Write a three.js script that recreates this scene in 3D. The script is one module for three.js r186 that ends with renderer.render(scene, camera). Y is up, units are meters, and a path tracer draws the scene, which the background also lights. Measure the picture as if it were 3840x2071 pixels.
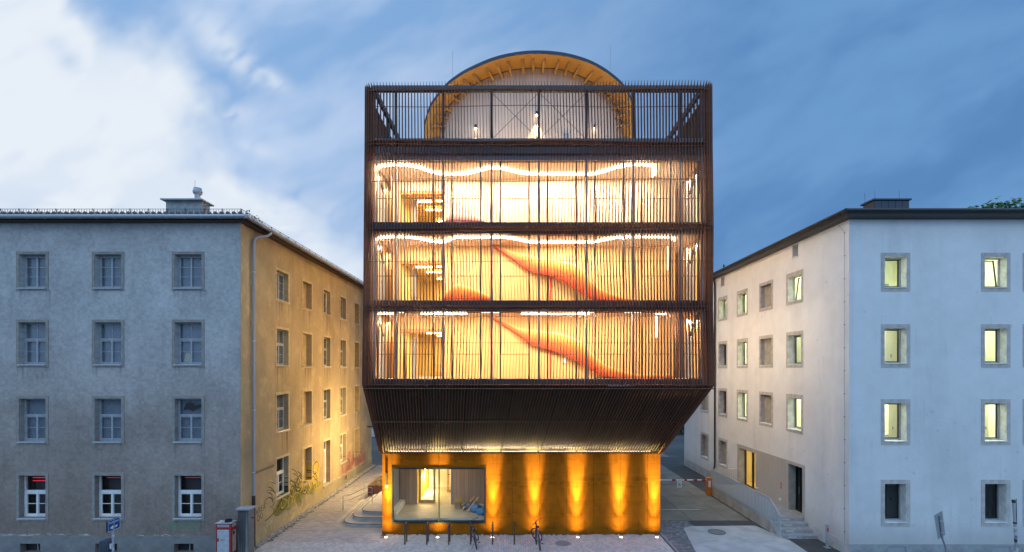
import * as THREE from 'three';
import { mergeGeometries } from 'three/addons/utils/BufferGeometryUtils.js';
import { RoundedBoxGeometry } from 'three/addons/geometries/RoundedBoxGeometry.js';
import { RectAreaLightUniformsLib } from 'three/addons/lights/RectAreaLightUniformsLib.js';

// ---------- camera, sky, sun, exposure ----------
const FOC = 1813, CX = 1920, CY = 1388, EYE = 8;             // lens of the photograph: focal length and principal point in its pixels
const scene = new THREE.Scene();
const camera = new THREE.PerspectiveCamera(2 * Math.atan(CY / FOC) * 180 / Math.PI, 3840 / 2776, 0.1, 2000);
camera.position.set(0, EYE, 0);
camera.setViewOffset(3840, 2776, 0, 0, 3840, 2071);           // level camera, lens shifted up
camera.updateProjectionMatrix();
const renderer = new THREE.WebGLRenderer({ antialias: true });
renderer.setSize(1024, 552);
renderer.toneMapping = THREE.LinearToneMapping;
renderer.toneMappingExposure = 1;
renderer.shadowMap.enabled = true;
RectAreaLightUniformsLib.init();

const { lerp, clamp, smoothstep } = THREE.MathUtils;
const XA = (px, d) => (px - CX) * d / FOC, YA = (py, d) => EYE - (py - CY) * d / FOC;   // metres across / up at a distance
const rng = (seed) => () => { seed = (seed + 0x6d2b79f5) | 0; let t = Math.imul(seed ^ (seed >>> 15), 1 | seed); t = (t + Math.imul(t ^ (t >>> 7), 61 | t)) ^ t; return ((t ^ (t >>> 14)) >>> 0) / 4294967296; };
const hash = (x, y, s) => { let h = Math.imul(x, 374761393) ^ Math.imul(y, 668265263) ^ Math.imul(s, 974634757); h = Math.imul(h ^ (h >>> 13), 1274126177); return ((h ^ (h >>> 16)) >>> 0) / 4294967296; };
function vnoise(x, y, s, per = 0) {
  let xi = Math.floor(x), yi = Math.floor(y); const fx = x - xi, fy = y - yi, u = fx * fx * (3 - 2 * fx), v = fy * fy * (3 - 2 * fy);
  let x1 = xi + 1, y1 = yi + 1;
  if (per) { xi = ((xi % per) + per) % per; yi = ((yi % per) + per) % per; x1 = ((x1 % per) + per) % per; y1 = ((y1 % per) + per) % per; }
  return lerp(lerp(hash(xi, yi, s), hash(x1, yi, s), u), lerp(hash(xi, y1, s), hash(x1, y1, s), u), v);
}
function fbm(x, y, s, oct = 4, per = 0) { let a = 0.5, r = 0, n = 0; for (let i = 0; i < oct; i++) { r += a * vnoise(x, y, s + i * 7, per); n += a; a *= 0.5; x *= 2; y *= 2; per *= 2; } return r / n; }
const sm = (a, b, x) => smoothstep(x, a, b);
const mix3 = (a, b, t) => [lerp(a[0], b[0], t), lerp(a[1], b[1], t), lerp(a[2], b[2], t)];

// sky: dusk air with a bright bank of cloud in the west (left), blue streaky overcast elsewhere
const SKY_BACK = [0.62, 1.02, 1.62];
{
  const W = 2048, H = 1024, data = new Float32Array(W * H * 4);
  const edge = [[-400, 330], [0, 470], [150, 600], [300, 745], [450, 800], [560, 850], [640, 930], [700, 1040], [760, 1200], [880, 1370], [1000, 1500], [1388, 1700]];
  const xb = (y) => { if (y <= edge[0][0]) return edge[0][1]; for (let i = 1; i < edge.length; i++) if (y < edge[i][0]) { const t = (y - edge[i - 1][0]) / (edge[i][0] - edge[i - 1][0]); return lerp(edge[i - 1][1], edge[i][1], t); } return 1700; };
  const blob = (x, y, cx, cy, rx, ry, ang) => { const c = Math.cos(ang), s = Math.sin(ang), dx = x - cx, dy = y - cy, a = (dx * c + dy * s) / rx, b = (-dx * s + dy * c) / ry; return Math.exp(-(a * a + b * b)); };
  for (let r = 0; r < H; r++) {
    const up = ((r + 0.5) / H - 0.5) * Math.PI, y = Math.sin(up);
    for (let c = 0; c < W; c++) {
      const o = (r * W + c) * 4; data[o + 3] = 1;
      if (y < -0.05) { data[o] = 0.12; data[o + 1] = 0.14; data[o + 2] = 0.17; continue; }
      const rd = ((c + 0.5) / W - 0.5) * 2 * Math.PI, x = Math.cos(rd) * Math.cos(up), z = Math.sin(rd) * Math.cos(up);
      const az = Math.atan2(x, -z), aw = Math.abs(az) * 180 / Math.PI, f = Math.max(-z, 0.12), px = CX + FOC * x / f, py = CY - FOC * Math.max(y, 0) / f;
      const k = 1 / (y + 0.22), cx = x * k, cz = z * k;
      // streaks drift from lower left to upper right
      const wx = px / 420, wy = py / 420, warp = fbm(wx * 0.9, wy * 0.9, 11, 4) - 0.5;
      const streak = fbm((px * 0.86 - py * 0.5) / 900 + warp * 0.8, (px * 0.5 + py * 0.86) / 260 + warp * 1.4, 31, 5);
      const fine = fbm((px * 0.86 - py * 0.5) / 360 + warp * 2, (px * 0.5 + py * 0.86) / 110 + warp * 2, 57, 5);
      const right = sm(900, 3000, px);
      let col = mix3([0.31, 0.50, 0.80], [0.118, 0.272, 0.54], right);
      col = mix3(col, [0.245, 0.45, 0.76], 0.6 * (1 - sm(-100, 700, py)) * (1 - sm(1800, 3000, px)));
      const st = sm(0.32, 0.74, streak * 0.58 + fine * 0.27 + 0.15 * fbm((px * 0.86 - py * 0.5) / 130, (px * 0.5 + py * 0.86) / 50, 99, 4));
      col = mix3(col.map((v, i) => v * [0.86, 0.9, 0.94][i]), mix3([0.50, 0.64, 0.87], [0.15, 0.326, 0.615], right), st);
      // the bright bank
      const n1 = fbm(px / 330, py / 330, 91, 5) - 0.5, n2 = fbm(px / 90, py / 90, 77, 4) - 0.5;
      let w = 1 - sm(-150, 130, px - xb(py) + 60 - n1 * 400 - n2 * 130);
      w *= 1 - 0.55 * (1 - sm(-150, 420, py)) * sm(0.42, 0.64, fbm((px - py) / 420, (px + py) / 160, 13, 4));
      w *= 1 - 0.5 * blob(px, py, 245, 215, 90, 40, 0.9) * sm(0.3, 0.6, fine) ;
      const wisps = Math.min(1, 1.1 * blob(px, py, 850, 180, 190, 58, 0.78) + 0.9 * blob(px, py, 1010, 295, 90, 32, 0.5) + 0.9 * blob(px, py, 880, 430, 75, 38, -0.2) + 0.7 * blob(px, py, 960, 560, 90, 26, 0.3) + 0.6 * blob(px, py, 1180, 770, 190, 60, 0.5)) * sm(0.3, 0.62, fine * 0.6 + n1 + 0.3);
      const low = sm(0.45, 0.62, fbm(px / 260, py / 90, 23, 5)) * sm(620, 900, py) * (1 - sm(1000, 1500, px)) * 0.55;      // dark scraps low in the bank
      w = clamp(Math.max(w * (1 - low * 0.6), wisps * 0.62 * sm(0.3, 0.66, fbm((px - py * 0.8) / 150, (px * 0.8 + py) / 60, 88, 5) + 0.12)), 0, 1);
      w *= 1 - 0.16 * sm(0.45, 0.7, fine);
      col = mix3(col, [0.80, 0.865, 0.945], w);
      // behind and beside the camera: even bright overcast
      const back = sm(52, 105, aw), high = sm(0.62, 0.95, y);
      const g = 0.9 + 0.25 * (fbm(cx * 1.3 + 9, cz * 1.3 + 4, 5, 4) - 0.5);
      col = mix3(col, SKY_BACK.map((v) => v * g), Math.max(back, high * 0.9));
      data[o] = col[0]; data[o + 1] = col[1]; data[o + 2] = col[2];
    }
  }
  const t = new THREE.DataTexture(data, W, H, THREE.RGBAFormat, THREE.FloatType);
  t.mapping = THREE.EquirectangularReflectionMapping; t.magFilter = THREE.LinearFilter; t.needsUpdate = true;
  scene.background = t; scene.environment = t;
}
const sun = new THREE.DirectionalLight(new THREE.Color().setRGB(1, 0.97, 0.93), 0.2);
sun.position.set(-30, 60, 45); sun.target.position.set(0, 5, -25); sun.castShadow = true; sun.shadow.radius = 40;
Object.assign(sun.shadow.camera, { left: -45, right: 45, top: 45, bottom: -45, far: 200 });
scene.add(sun, sun.target);

// ---------- helpers ----------
const used = {};
function numbered(n) { const k = used[n] = (used[n] ?? -1) + 1; return k ? n + '_' + String(k).padStart(3, '0') : n; }
const at = new WeakMap();                                     // where a thing's own origin lies
function tag(o, label, category, group, kind) { if (label) o.userData.label = label; if (category) o.userData.category = category; if (group) o.userData.group = group; if (kind) o.userData.kind = kind; return o; }
function thing(name, pos, label, category, group) { const g = new THREE.Group(); g.name = numbered(name); g.position.set(...pos); scene.add(g); at.set(g, pos); return tag(g, label, category, group); }
const shade = (m) => { m.castShadow = m.receiveShadow = true; return m; };
function part(name, geo, m, parent, label) {                  // geometry in world metres, moved under the thing's origin
  if (Array.isArray(geo)) geo = merge(geo);
  const p = at.get(parent); if (p) geo.translate(-p[0], -p[1], -p[2]);
  const o = shade(new THREE.Mesh(geo, m)); o.name = name; parent.add(o); if (p) at.set(o, p); if (label) o.userData.label = label; return o;
}
function local(name, geo, m, parent, pos) { if (Array.isArray(geo)) geo = merge(geo); const o = shade(new THREE.Mesh(geo, m)); o.name = name; if (pos) o.position.set(...pos); parent.add(o); return o; }
function struct(name, geo, m) { if (Array.isArray(geo)) geo = merge(geo); const o = shade(new THREE.Mesh(geo, m)); o.name = name; o.userData.kind = 'structure'; scene.add(o); return o; }
function merge(list) { const l = list.map((g) => { const n = g.index ? g.toNonIndexed() : g; for (const k of Object.keys(n.attributes)) if (!['position', 'normal', 'uv'].includes(k)) n.deleteAttribute(k); return n; }); return l.length === 1 ? l[0] : mergeGeometries(l); }
function metric(g, s = 1) {                                   // uv in metres from the face's main direction
  g = g.index ? g.toNonIndexed() : g; const p = g.attributes.position, n = g.attributes.normal, uv = new Float32Array(p.count * 2);
  for (let i = 0; i < p.count; i++) {
    const ax = Math.abs(n.getX(i)), ay = Math.abs(n.getY(i)), az = Math.abs(n.getZ(i));
    const a = ax > ay && ax > az ? [p.getZ(i), p.getY(i)] : ay > az ? [p.getX(i), p.getZ(i)] : [p.getX(i), p.getY(i)];
    uv[i * 2] = a[0] / s; uv[i * 2 + 1] = a[1] / s;
  }
  g.setAttribute('uv', new THREE.BufferAttribute(uv, 2)); return g;
}
const bx = (x0, x1, y0, y1, z0, z1) => metric(new THREE.BoxGeometry(Math.abs(x1 - x0), Math.abs(y1 - y0), Math.abs(z1 - z0)).translate((x0 + x1) / 2, (y0 + y1) / 2, (z0 + z1) / 2));
const rbx = (x0, x1, y0, y1, z0, z1, r = 0.01) => metric(new RoundedBoxGeometry(Math.abs(x1 - x0), Math.abs(y1 - y0), Math.abs(z1 - z0), 1, r).translate((x0 + x1) / 2, (y0 + y1) / 2, (z0 + z1) / 2));
const V = (x, y, z) => new THREE.Vector3(x, y, z);
function bar(a, b, r, seg = 6) { a = V(...a); b = V(...b); const l = a.distanceTo(b), g = new THREE.CylinderGeometry(r, r, l, seg); g.translate(0, l / 2, 0); g.applyQuaternion(new THREE.Quaternion().setFromUnitVectors(V(0, 1, 0), b.clone().sub(a).normalize())); return g.translate(a.x, a.y, a.z); }
function beam(a, b, w, h) { a = V(...a); b = V(...b); const l = a.distanceTo(b), g = new THREE.BoxGeometry(w, h, l), m = new THREE.Matrix4().lookAt(a, b, V(0, 1, 0)); m.setPosition(a.clone().add(b).multiplyScalar(0.5)); return metric(g.applyMatrix4(m)); }
function tube(pts, r, seg = 40, rad = 6, closed = false) { return new THREE.TubeGeometry(new THREE.CatmullRomCurve3(pts.map((p) => V(...p)), closed, 'catmullrom', 0.2), seg, r, rad, closed); }
function pipe(pts, r, rad = 8) { const c = new THREE.CurvePath(); const v = pts.map((p) => V(...p)); for (let i = 1; i < v.length; i++) c.add(new THREE.LineCurve3(v[i - 1], v[i])); return new THREE.TubeGeometry(tight(v), Math.max(12, v.length * 10), r, rad); }
function tight(v, k = 0.08) { const c = new THREE.CurvePath(); let s = v[0]; for (let i = 1; i < v.length - 1; i++) { const a = v[i].clone().lerp(v[i - 1], Math.min(0.45, k / v[i].distanceTo(v[i - 1]))), b = v[i].clone().lerp(v[i + 1], Math.min(0.45, k / v[i].distanceTo(v[i + 1]))); c.add(new THREE.LineCurve3(s, a)); c.add(new THREE.QuadraticBezierCurve3(a, v[i], b)); s = b; } c.add(new THREE.LineCurve3(s, v[v.length - 1])); return c; }
function quads(list) { const p = []; for (const q of list) { const [a, b, c, d] = q; p.push(...a, ...b, ...c, ...a, ...c, ...d); } const g = new THREE.BufferGeometry(); g.setAttribute('position', new THREE.Float32BufferAttribute(p, 3)); g.computeVertexNormals(); return metric(g); }
function rectShape(x0, x1, y0, y1, holes = []) { const s = new THREE.Shape([[x0, y0], [x1, y0], [x1, y1], [x0, y1]].map((p) => new THREE.Vector2(...p))); for (const [a, b, c, d] of holes) s.holes.push(new THREE.Path([[a, c], [a, d], [b, d], [b, c]].map((p) => new THREE.Vector2(...p)))); return s; }
const extr = (shape, t, opt = {}) => metric(new THREE.ExtrudeGeometry(shape, { depth: t, bevelEnabled: false, ...opt }));
function ring(x0, x1, y0, y1, w, t) { return extr(rectShape(x0, x1, y0, y1, [[x0 + w, x1 - w, y0 + w, y1 - w]]), t); }

// ---------- textures ----------
const enc = (v) => Math.round(255 * (v <= 0.0031308 ? 12.92 * v : 1.055 * Math.pow(Math.min(v, 1), 1 / 2.4) - 0.055));
function pix(w, h, fn) { const d = new Uint8ClampedArray(w * h * 4); for (let y = 0; y < h; y++) for (let x = 0; x < w; x++) { const c = fn(x / w, 1 - y / h, x, y), o = (y * w + x) * 4; d[o] = enc(Math.max(0, c[0])); d[o + 1] = enc(Math.max(0, c[1])); d[o + 2] = enc(Math.max(0, c[2])); d[o + 3] = 255; } return d; }
function canvasTex(w, h, fn, draw) { const c = document.createElement('canvas'); c.width = w; c.height = h; const g = c.getContext('2d'); if (fn) g.putImageData(new ImageData(pix(w, h, fn), w, h), 0, 0); if (draw) draw(g, w, h); const t = new THREE.CanvasTexture(c); t.colorSpace = THREE.SRGBColorSpace; t.wrapS = t.wrapT = THREE.RepeatWrapping; return t; }
function bumpTex(w, h, fn) { const d = new Uint8Array(w * h * 4); for (let y = 0; y < h; y++) for (let x = 0; x < w; x++) { const v = clamp(fn(x / w, y / h), 0, 1) * 255, o = (y * w + x) * 4; d[o] = d[o + 1] = d[o + 2] = v; d[o + 3] = 255; } const t = new THREE.DataTexture(d, w, h); t.magFilter = THREE.LinearFilter; t.wrapS = t.wrapT = THREE.RepeatWrapping; t.needsUpdate = true; return t; }
const rep = (t, sx, sy = sx) => { const c = t.clone(); c.repeat.set(1 / sx, 1 / sy); c.needsUpdate = true; return c; };
const lin = (r, g, b) => new THREE.Color().setRGB(r, g, b);
const std = (c, o = {}) => new THREE.MeshStandardMaterial({ color: lin(...c), roughness: 0.8, ...o });

const mottle = canvasTex(512, 512, (u, v) => { const n = fbm(u * 6, v * 6, 3, 6, 6), f = vnoise(u * 128, v * 128, 8, 128); const k = 0.62 + 0.56 * n + 0.1 * (f - 0.5); return [k, k, k]; });
const grainBump = bumpTex(512, 512, (u, v) => 0.55 * fbm(u * 16, v * 16, 21, 5, 16) + 0.45 * vnoise(u * 200, v * 200, 4, 200));
const stuccoBump = bumpTex(512, 512, (u, v) => 0.7 * fbm(u * 10, v * 10, 41, 6, 10) + 0.3 * vnoise(u * 90, v * 90, 6, 90));
const boards = canvasTex(1024, 512, (u, v) => { const n = 14, i = Math.floor(u * n), f = u * n - i, t = 0.86 + 0.22 * hash(i, 3, 9), g = fbm(u * 160, v * 5, 17, 4), j = f < 0.045 || f > 0.955 ? 0.62 : 1, k = t * (0.86 + 0.26 * g) * j; return [k * 0.92, k * 0.9, k * 0.88]; });
const rust = canvasTex(512, 512, (u, v) => { const n = fbm(u * 8, v * 8, 12, 6, 8), m = fbm(u * 24, v * 3, 19, 4, 24), k = 0.65 + 0.5 * n + 0.2 * (m - 0.5); return [k, k * (0.9 + 0.1 * n), k * (0.8 + 0.2 * n)]; });
const M = {
  corten: std([0.20, 0.088, 0.05], { map: rep(rust, 1.2), roughness: 0.75, bumpMap: rep(grainBump, 0.8), bumpScale: 0.0015 }),
  steel: std([0.055, 0.06, 0.075], { roughness: 0.5, metalness: 0.2 }),
  steelGrey: std([0.28, 0.30, 0.34], { roughness: 0.55, metalness: 0.2 }),
  galv: std([0.42, 0.44, 0.46], { roughness: 0.5, metalness: 0.35, map: rep(mottle, 1.5) }),
  dark: std([0.02, 0.02, 0.022], { roughness: 0.6 }),
  black: std([0.012, 0.012, 0.014], { roughness: 0.45 }),
  glass: new THREE.MeshPhysicalMaterial({ color: lin(1, 1, 1), roughness: 0.02, transmission: 1, thickness: 0, ior: 1.5 }),
  oldGlass: new THREE.MeshPhysicalMaterial({ color: lin(0.86, 0.92, 0.98), roughness: 0.06, transmission: 0.93, thickness: 0, ior: 1.5 }),
  ceilWood: std([0.72, 0.52, 0.40], { map: rep(boards, 1.6), roughness: 0.7 }),
  wallWood: [std([0.74, 0.43, 0.165], { map: rep(boards, 1.4, 3), roughness: 0.65 }), std([0.74, 0.47, 0.20], { map: rep(boards, 1.4, 3), roughness: 0.65 }), std([0.78, 0.62, 0.46], { map: rep(boards, 1.4, 3), roughness: 0.65 })],
  roomWood: std([0.74, 0.50, 0.16], { map: rep(boards, 2, 3), roughness: 0.6 }),
  header: std([0.62, 0.2, 0.05], { roughness: 0.6 }),
  gable: std([0.76, 0.62, 0.54], { map: rep(boards, 1.75, 3), roughness: 0.75 }),
  soffit: std([0.60, 0.29, 0.06], { map: rep(canvasTex(512, 256, (u, v) => { const g = fbm(u * 6, v * 70, 5, 5); const k = 0.78 + 0.4 * g; return [k, k, k]; }), 1.4, 0.8), roughness: 0.65 }),
  rafter: std([0.52, 0.27, 0.08], { map: rep(mottle, 0.8), roughness: 0.7 }),
  panel: new THREE.MeshPhysicalMaterial({ color: lin(0.35, 0.11, 0.005), specularIntensity: 0.15, map: rep(canvasTex(512, 512, (u, v) => { const n = fbm(u * 4, v * 9, 33, 6, 0), m = fbm(u * 60, v * 6, 44, 3); const sc = 0.22 * sm(0.6, 0.68, fbm(u * 14, v * 5, 55, 4)), st = 0.16 * sm(0.62, 0.7, fbm(u * 3, v * 40, 66, 3)); const k = 0.8 + 0.32 * (n - 0.5) + 0.12 * (m - 0.5) - 0.6 * sc - 0.7 * st; return [k, k, k]; }), 2.6), roughness: 0.8 }),
  soffitPanel: std([0.085, 0.066, 0.042], { map: rep(mottle, 2), roughness: 0.45, metalness: 0.3 }),
  zinc: std([0.045, 0.055, 0.075], { roughness: 0.55, metalness: 0.3 }),
  concrete: std([0.36, 0.33, 0.28], { map: rep(mottle, 1.1), roughness: 0.85, bumpMap: rep(grainBump, 0.9), bumpScale: 0.002 }),
  frameConc: std([0.50, 0.47, 0.43], { map: rep(mottle, 0.9), roughness: 0.85, bumpMap: rep(grainBump, 0.6), bumpScale: 0.002 }),
  revealLit: std([0.72, 0.70, 0.64], { map: rep(mottle, 0.9), roughness: 0.85 }),  // room light falling on the reveals is put into this paler colour
  white: std([0.74, 0.75, 0.74], { roughness: 0.5, map: rep(mottle, 2.5) }),
  oldWhite: std([0.34, 0.37, 0.40], { roughness: 0.65, map: rep(mottle, 0.5) }),
  sill: std([0.55, 0.57, 0.6], { roughness: 0.4, metalness: 0.3 }),
  trimGrey: std([0.30, 0.275, 0.245], { map: rep(mottle, 0.7), roughness: 0.9, bumpMap: rep(grainBump, 0.5), bumpScale: 0.003 }),
  trimOchre: std([0.52, 0.41, 0.23], { map: rep(mottle, 0.7), roughness: 0.9, bumpMap: rep(grainBump, 0.5), bumpScale: 0.003 }),
  blindOchre: std([0.46, 0.36, 0.2], { map: rep(mottle, 1.2), roughness: 0.9 }),
  curtain: std([0.15, 0.175, 0.205], { map: rep(mottle, 0.6), roughness: 0.9 }),
  roomDark: std([0.05, 0.05, 0.055], { roughness: 0.9 }),
  tile: std([0.16, 0.12, 0.11], { roughness: 0.8, map: rep(mottle, 0.5) }),
  roomPale: std([0.8, 0.82, 0.66], { roughness: 0.85 }),
  floorPale: std([0.5, 0.45, 0.34], { roughness: 0.5, map: rep(mottle, 3) }),
  oak: std([0.56, 0.36, 0.16], { roughness: 0.55, map: rep(mottle, 0.4) }),
  yellowWall: std([0.75, 0.52, 0.06], { roughness: 0.6 }),
  palePlaster: std([0.78, 0.74, 0.62], { roughness: 0.8 }),
  ply: std([0.5, 0.35, 0.24], { roughness: 0.7, map: rep(boards, 3, 3) }),
  bag: std([0.05, 0.17, 0.33], { roughness: 0.35 }),
  card: std([0.36, 0.25, 0.15], { roughness: 0.9 }),
  cabinetRed: std([0.33, 0.025, 0.02], { roughness: 0.5, map: rep(mottle, 0.5) }),
  cabinetWhite: std([0.5, 0.53, 0.55], { roughness: 0.5, map: rep(mottle, 0.4) }),
  tyre: std([0.012, 0.012, 0.013], { roughness: 0.85 }),
  chrome: std([0.5, 0.5, 0.52], { roughness: 0.3, metalness: 0.9 }),
  bikeFrame: std([0.03, 0.035, 0.045], { roughness: 0.35, metalness: 0.3 }),
  bikeSilver: std([0.2, 0.2, 0.22], { roughness: 0.35, metalness: 0.6 }),
  rackBrown: std([0.075, 0.04, 0.032], { roughness: 0.6, map: rep(rust, 0.5) }),
  orange: std([0.62, 0.17, 0.012], { roughness: 0.45 }),
  leafBright: [std([0.08, 0.17, 0.06]), std([0.11, 0.21, 0.08]), std([0.06, 0.13, 0.05])],
  leaf: [std([0.05, 0.10, 0.022], { roughness: 0.8 }), std([0.075, 0.13, 0.035], { roughness: 0.8 }), std([0.035, 0.075, 0.02], { roughness: 0.8 })],
  bark: std([0.07, 0.05, 0.035], { roughness: 0.95 }),
  binGreen: std([0.02, 0.05, 0.03], { roughness: 0.5 }),
};
const glow = (r, g, b) => new THREE.MeshStandardMaterial({ color: lin(0.8, 0.8, 0.8), emissive: lin(r, g, b), roughness: 0.5 });
M.led = glow(26, 21, 13); M.bulb = glow(14, 11, 6.5); M.addedGlow = glow(4, 3.7, 3);
const PALE = lin(1, 0.87, 0.68), WARM = lin(1, 0.82, 0.56), WARMER = lin(1, 0.70, 0.32), YELLOW = lin(1, 0.86, 0.5);
function area(parent, color, inten, w, h, pos, dir = [0, -1, 0], turn = 0) {       // a lamp's light, its own size, just before its face
  const l = new THREE.RectAreaLight(color, inten, w, h), p = at.get(parent) ?? [0, 0, 0];
  l.position.set(pos[0] - p[0], pos[1] - p[1], pos[2] - p[2]);
  l.quaternion.setFromUnitVectors(V(0, 0, -1), V(...dir).normalize());
  if (turn) l.quaternion.premultiply(new THREE.Quaternion().setFromAxisAngle(V(...dir).normalize(), turn));
  l.name = 'lamp_light'; parent.add(l); return l;
}
function spot(parent, color, inten, ang, pen, pos, to, rad = 2) {
  const l = new THREE.SpotLight(color, inten, 0, ang, pen, 2), p = at.get(parent) ?? [0, 0, 0];
  l.position.set(pos[0] - p[0], pos[1] - p[1], pos[2] - p[2]); l.target.position.set(to[0] - p[0], to[1] - p[1], to[2] - p[2]);
  l.castShadow = true; l.shadow.radius = rad; l.name = 'lamp_light'; parent.add(l, l.target); l.target.name = 'lamp_target'; return l;
}

// ---------- ground ----------
{
  const asph = canvasTex(1024, 1024, (u, v) => { const n = fbm(u * 10, v * 10, 61, 6, 10), p = sm(0.52, 0.6, fbm(u * 3, v * 5, 71, 4, 0)), f = hash(Math.floor(u * 1024), Math.floor(v * 1024), 5), k = 0.75 + 0.5 * n + 0.16 * (f - 0.5) - 0.2 * p; return [0.085 * k, 0.086 * k, 0.082 * k]; });
  struct('ground', metric(new THREE.PlaneGeometry(900, 900).rotateX(-Math.PI / 2)), new THREE.MeshStandardMaterial({ map: rep(asph, 14), bumpMap: rep(grainBump, 1.2), bumpScale: 0.004, roughness: 0.85 }));
  // the yard between the buildings: paving of small stones, laid across the alley
  const bed = std([0.10, 0.095, 0.09], { map: rep(mottle, 2) });
  const yard = struct('courtyard_paving', bx(-11.42, 7.25, -0.02, 0.004, -60, -19), bed);
  const r = rng(7), m4 = new THREE.Matrix4(), q = new THREE.Quaternion(), col = new THREE.Color();
  const lay = (name, cells, geo, mat) => { const im = new THREE.InstancedMesh(geo, mat, cells.length); cells.forEach((c, i) => { q.setFromEuler(new THREE.Euler((r() - 0.5) * 0.02, (r() - 0.5) * 0.03 + (c[4] || 0), (r() - 0.5) * 0.02)); im.setMatrixAt(i, m4.compose(V(c[0], c[1] + (r() - 0.5) * 0.006, c[2]), q, V(1, 1, 1))); im.setColorAt(i, col.setRGB(...c[3])); }); im.name = name; im.userData.kind = 'stuff'; shade(im); yard.add(im); };
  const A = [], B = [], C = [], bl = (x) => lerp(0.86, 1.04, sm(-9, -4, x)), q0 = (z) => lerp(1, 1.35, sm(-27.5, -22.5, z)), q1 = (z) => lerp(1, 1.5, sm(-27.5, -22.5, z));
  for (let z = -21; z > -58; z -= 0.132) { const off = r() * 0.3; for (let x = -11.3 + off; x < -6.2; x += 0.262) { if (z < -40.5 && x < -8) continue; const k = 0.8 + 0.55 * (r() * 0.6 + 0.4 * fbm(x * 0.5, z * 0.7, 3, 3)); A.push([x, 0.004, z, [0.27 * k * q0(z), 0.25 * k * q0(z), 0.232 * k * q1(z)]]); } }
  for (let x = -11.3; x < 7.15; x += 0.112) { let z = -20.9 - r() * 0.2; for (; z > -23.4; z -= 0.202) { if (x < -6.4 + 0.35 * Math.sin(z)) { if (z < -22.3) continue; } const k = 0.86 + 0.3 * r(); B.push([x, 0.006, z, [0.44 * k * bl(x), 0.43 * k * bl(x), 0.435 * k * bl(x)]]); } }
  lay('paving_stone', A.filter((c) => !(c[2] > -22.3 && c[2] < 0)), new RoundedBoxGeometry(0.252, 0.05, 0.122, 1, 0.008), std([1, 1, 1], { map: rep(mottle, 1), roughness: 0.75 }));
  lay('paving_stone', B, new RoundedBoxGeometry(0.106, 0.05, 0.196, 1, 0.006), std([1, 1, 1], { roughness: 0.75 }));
  // dark setts on the drive beside the building
  for (let z = -20.6; z > -25.6; z -= 0.122) for (let x = 7.32 + r() * 0.1; x < 9.2 + (z + 25.6) * 0.12; x += 0.165) { const k = 0.6 + 0.8 * r() * (0.5 + fbm(x, z * 2, 9, 3)); C.push([x, 0.0, z, [0.17 * k, 0.175 * k, 0.185 * k]]); }
  lay('paving_stone', C, new RoundedBoxGeometry(0.156, 0.05, 0.113, 1, 0.008), std([1, 1, 1], { roughness: 0.7 }));
  // kerb line of dark stones between the pavement and the drive
  for (let i = 0; i < 26; i++) { const z = -20.8 - i * 0.27; part('kerb_stone', rbx(7.22, 7.31, -0.03, 0.034, z, z - 0.262, 0.008), M.steelGrey, yard); }
  // gravel strip along the old wall
  const gr = new THREE.InstancedMesh(new THREE.IcosahedronGeometry(0.03, 0), std([1, 1, 1], { roughness: 0.9 }), 3200);
  for (let i = 0; i < 3200; i++) { const k = 0.16 + 0.3 * r(); q.setFromEuler(new THREE.Euler(r() * 6, r() * 6, r() * 6)); gr.setMatrixAt(i, m4.compose(V(-11.71 + r() * 0.3, 0.012 + r() * 0.02, -20.8 - r() * 19.8), q, V(0.7 + r(), 0.7 + r() * 0.5, 0.7 + r()))); gr.setColorAt(i, col.setRGB(k, k * 0.95, k * 0.87)); }
  gr.name = 'gravel'; tag(shade(gr), 'grey gravel strip along the foot of the old ochre wall', 'gravel', null, 'stuff'); scene.add(gr);
  // slabs of the drive, each with its own tone, joints between
  const drive = struct('driveway', quads([[[7.3, 0.006, -60], [14.45, 0.006, -60], [14.45, 0.006, -20.4], [7.3, 0.006, -20.4]]]), std([0.06, 0.06, 0.058], { map: rep(mottle, 2.5) }));
  const tones = [[0.195, 0.19, 0.158], [0.168, 0.164, 0.14], [0.215, 0.208, 0.172]].map((c) => std(c, { map: rep(mottle, 3.1), roughness: 0.75, bumpMap: rep(grainBump, 1), bumpScale: 0.003 }));
  const rows = [25.62, 27.75, 30.6, 33.6, 36.8, 40, 44.4, 49, 54, 60], cols = [7.33, 9.55, 11.55, 12.6];
  for (let i = 0; i + 1 < rows.length; i++) for (let j = 0; j + 1 < cols.length; j++) { const far = rows[i] > 40 ? 1.9 : 0; part('slab', bx(cols[j] + 0.012, cols[j + 1] - 0.012 + (j === 2 ? far : 0), -0.02, 0.012 + 0.003 * r(), -rows[i] - 0.012, -rows[i + 1] + 0.012), tones[Math.floor(r() * 3)], drive); }
  const paint = std([0.62, 0.6, 0.52], { map: rep(mottle, 0.7) });
  struct('road_markings', [bx(8.55, 10.75, 0.014, 0.02, -27.72, -27.62), bx(7.4, 8.5, 0.014, 0.0205, -32.9, -32.82), bx(7.4, 9.0, 0.014, 0.0205, -30.9, -30.84), bx(9.9, 11.2, 0.014, 0.0205, -42.5, -41.2)], paint);
  // pale concrete apron in front of the steps
  const sh = new THREE.Shape([[8.63, 24.25], [8.78, 24.5], [9.2, 24.66], [12.45, 24.75], [13.0, 22.6], [12.9, 20.3], [7.9, 20.3], [8.35, 22.8]].map((p) => new THREE.Vector2(p[0], p[1])));
  struct('concrete_pavement', metric(new THREE.ExtrudeGeometry(sh, { depth: 0.03, bevelEnabled: false }).rotateX(-Math.PI / 2).translate(0, 0.002, 0)), std([0.46, 0.47, 0.475], { map: rep(mottle, 2.7), roughness: 0.8, bumpMap: rep(grainBump, 1), bumpScale: 0.002 }));
}

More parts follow.
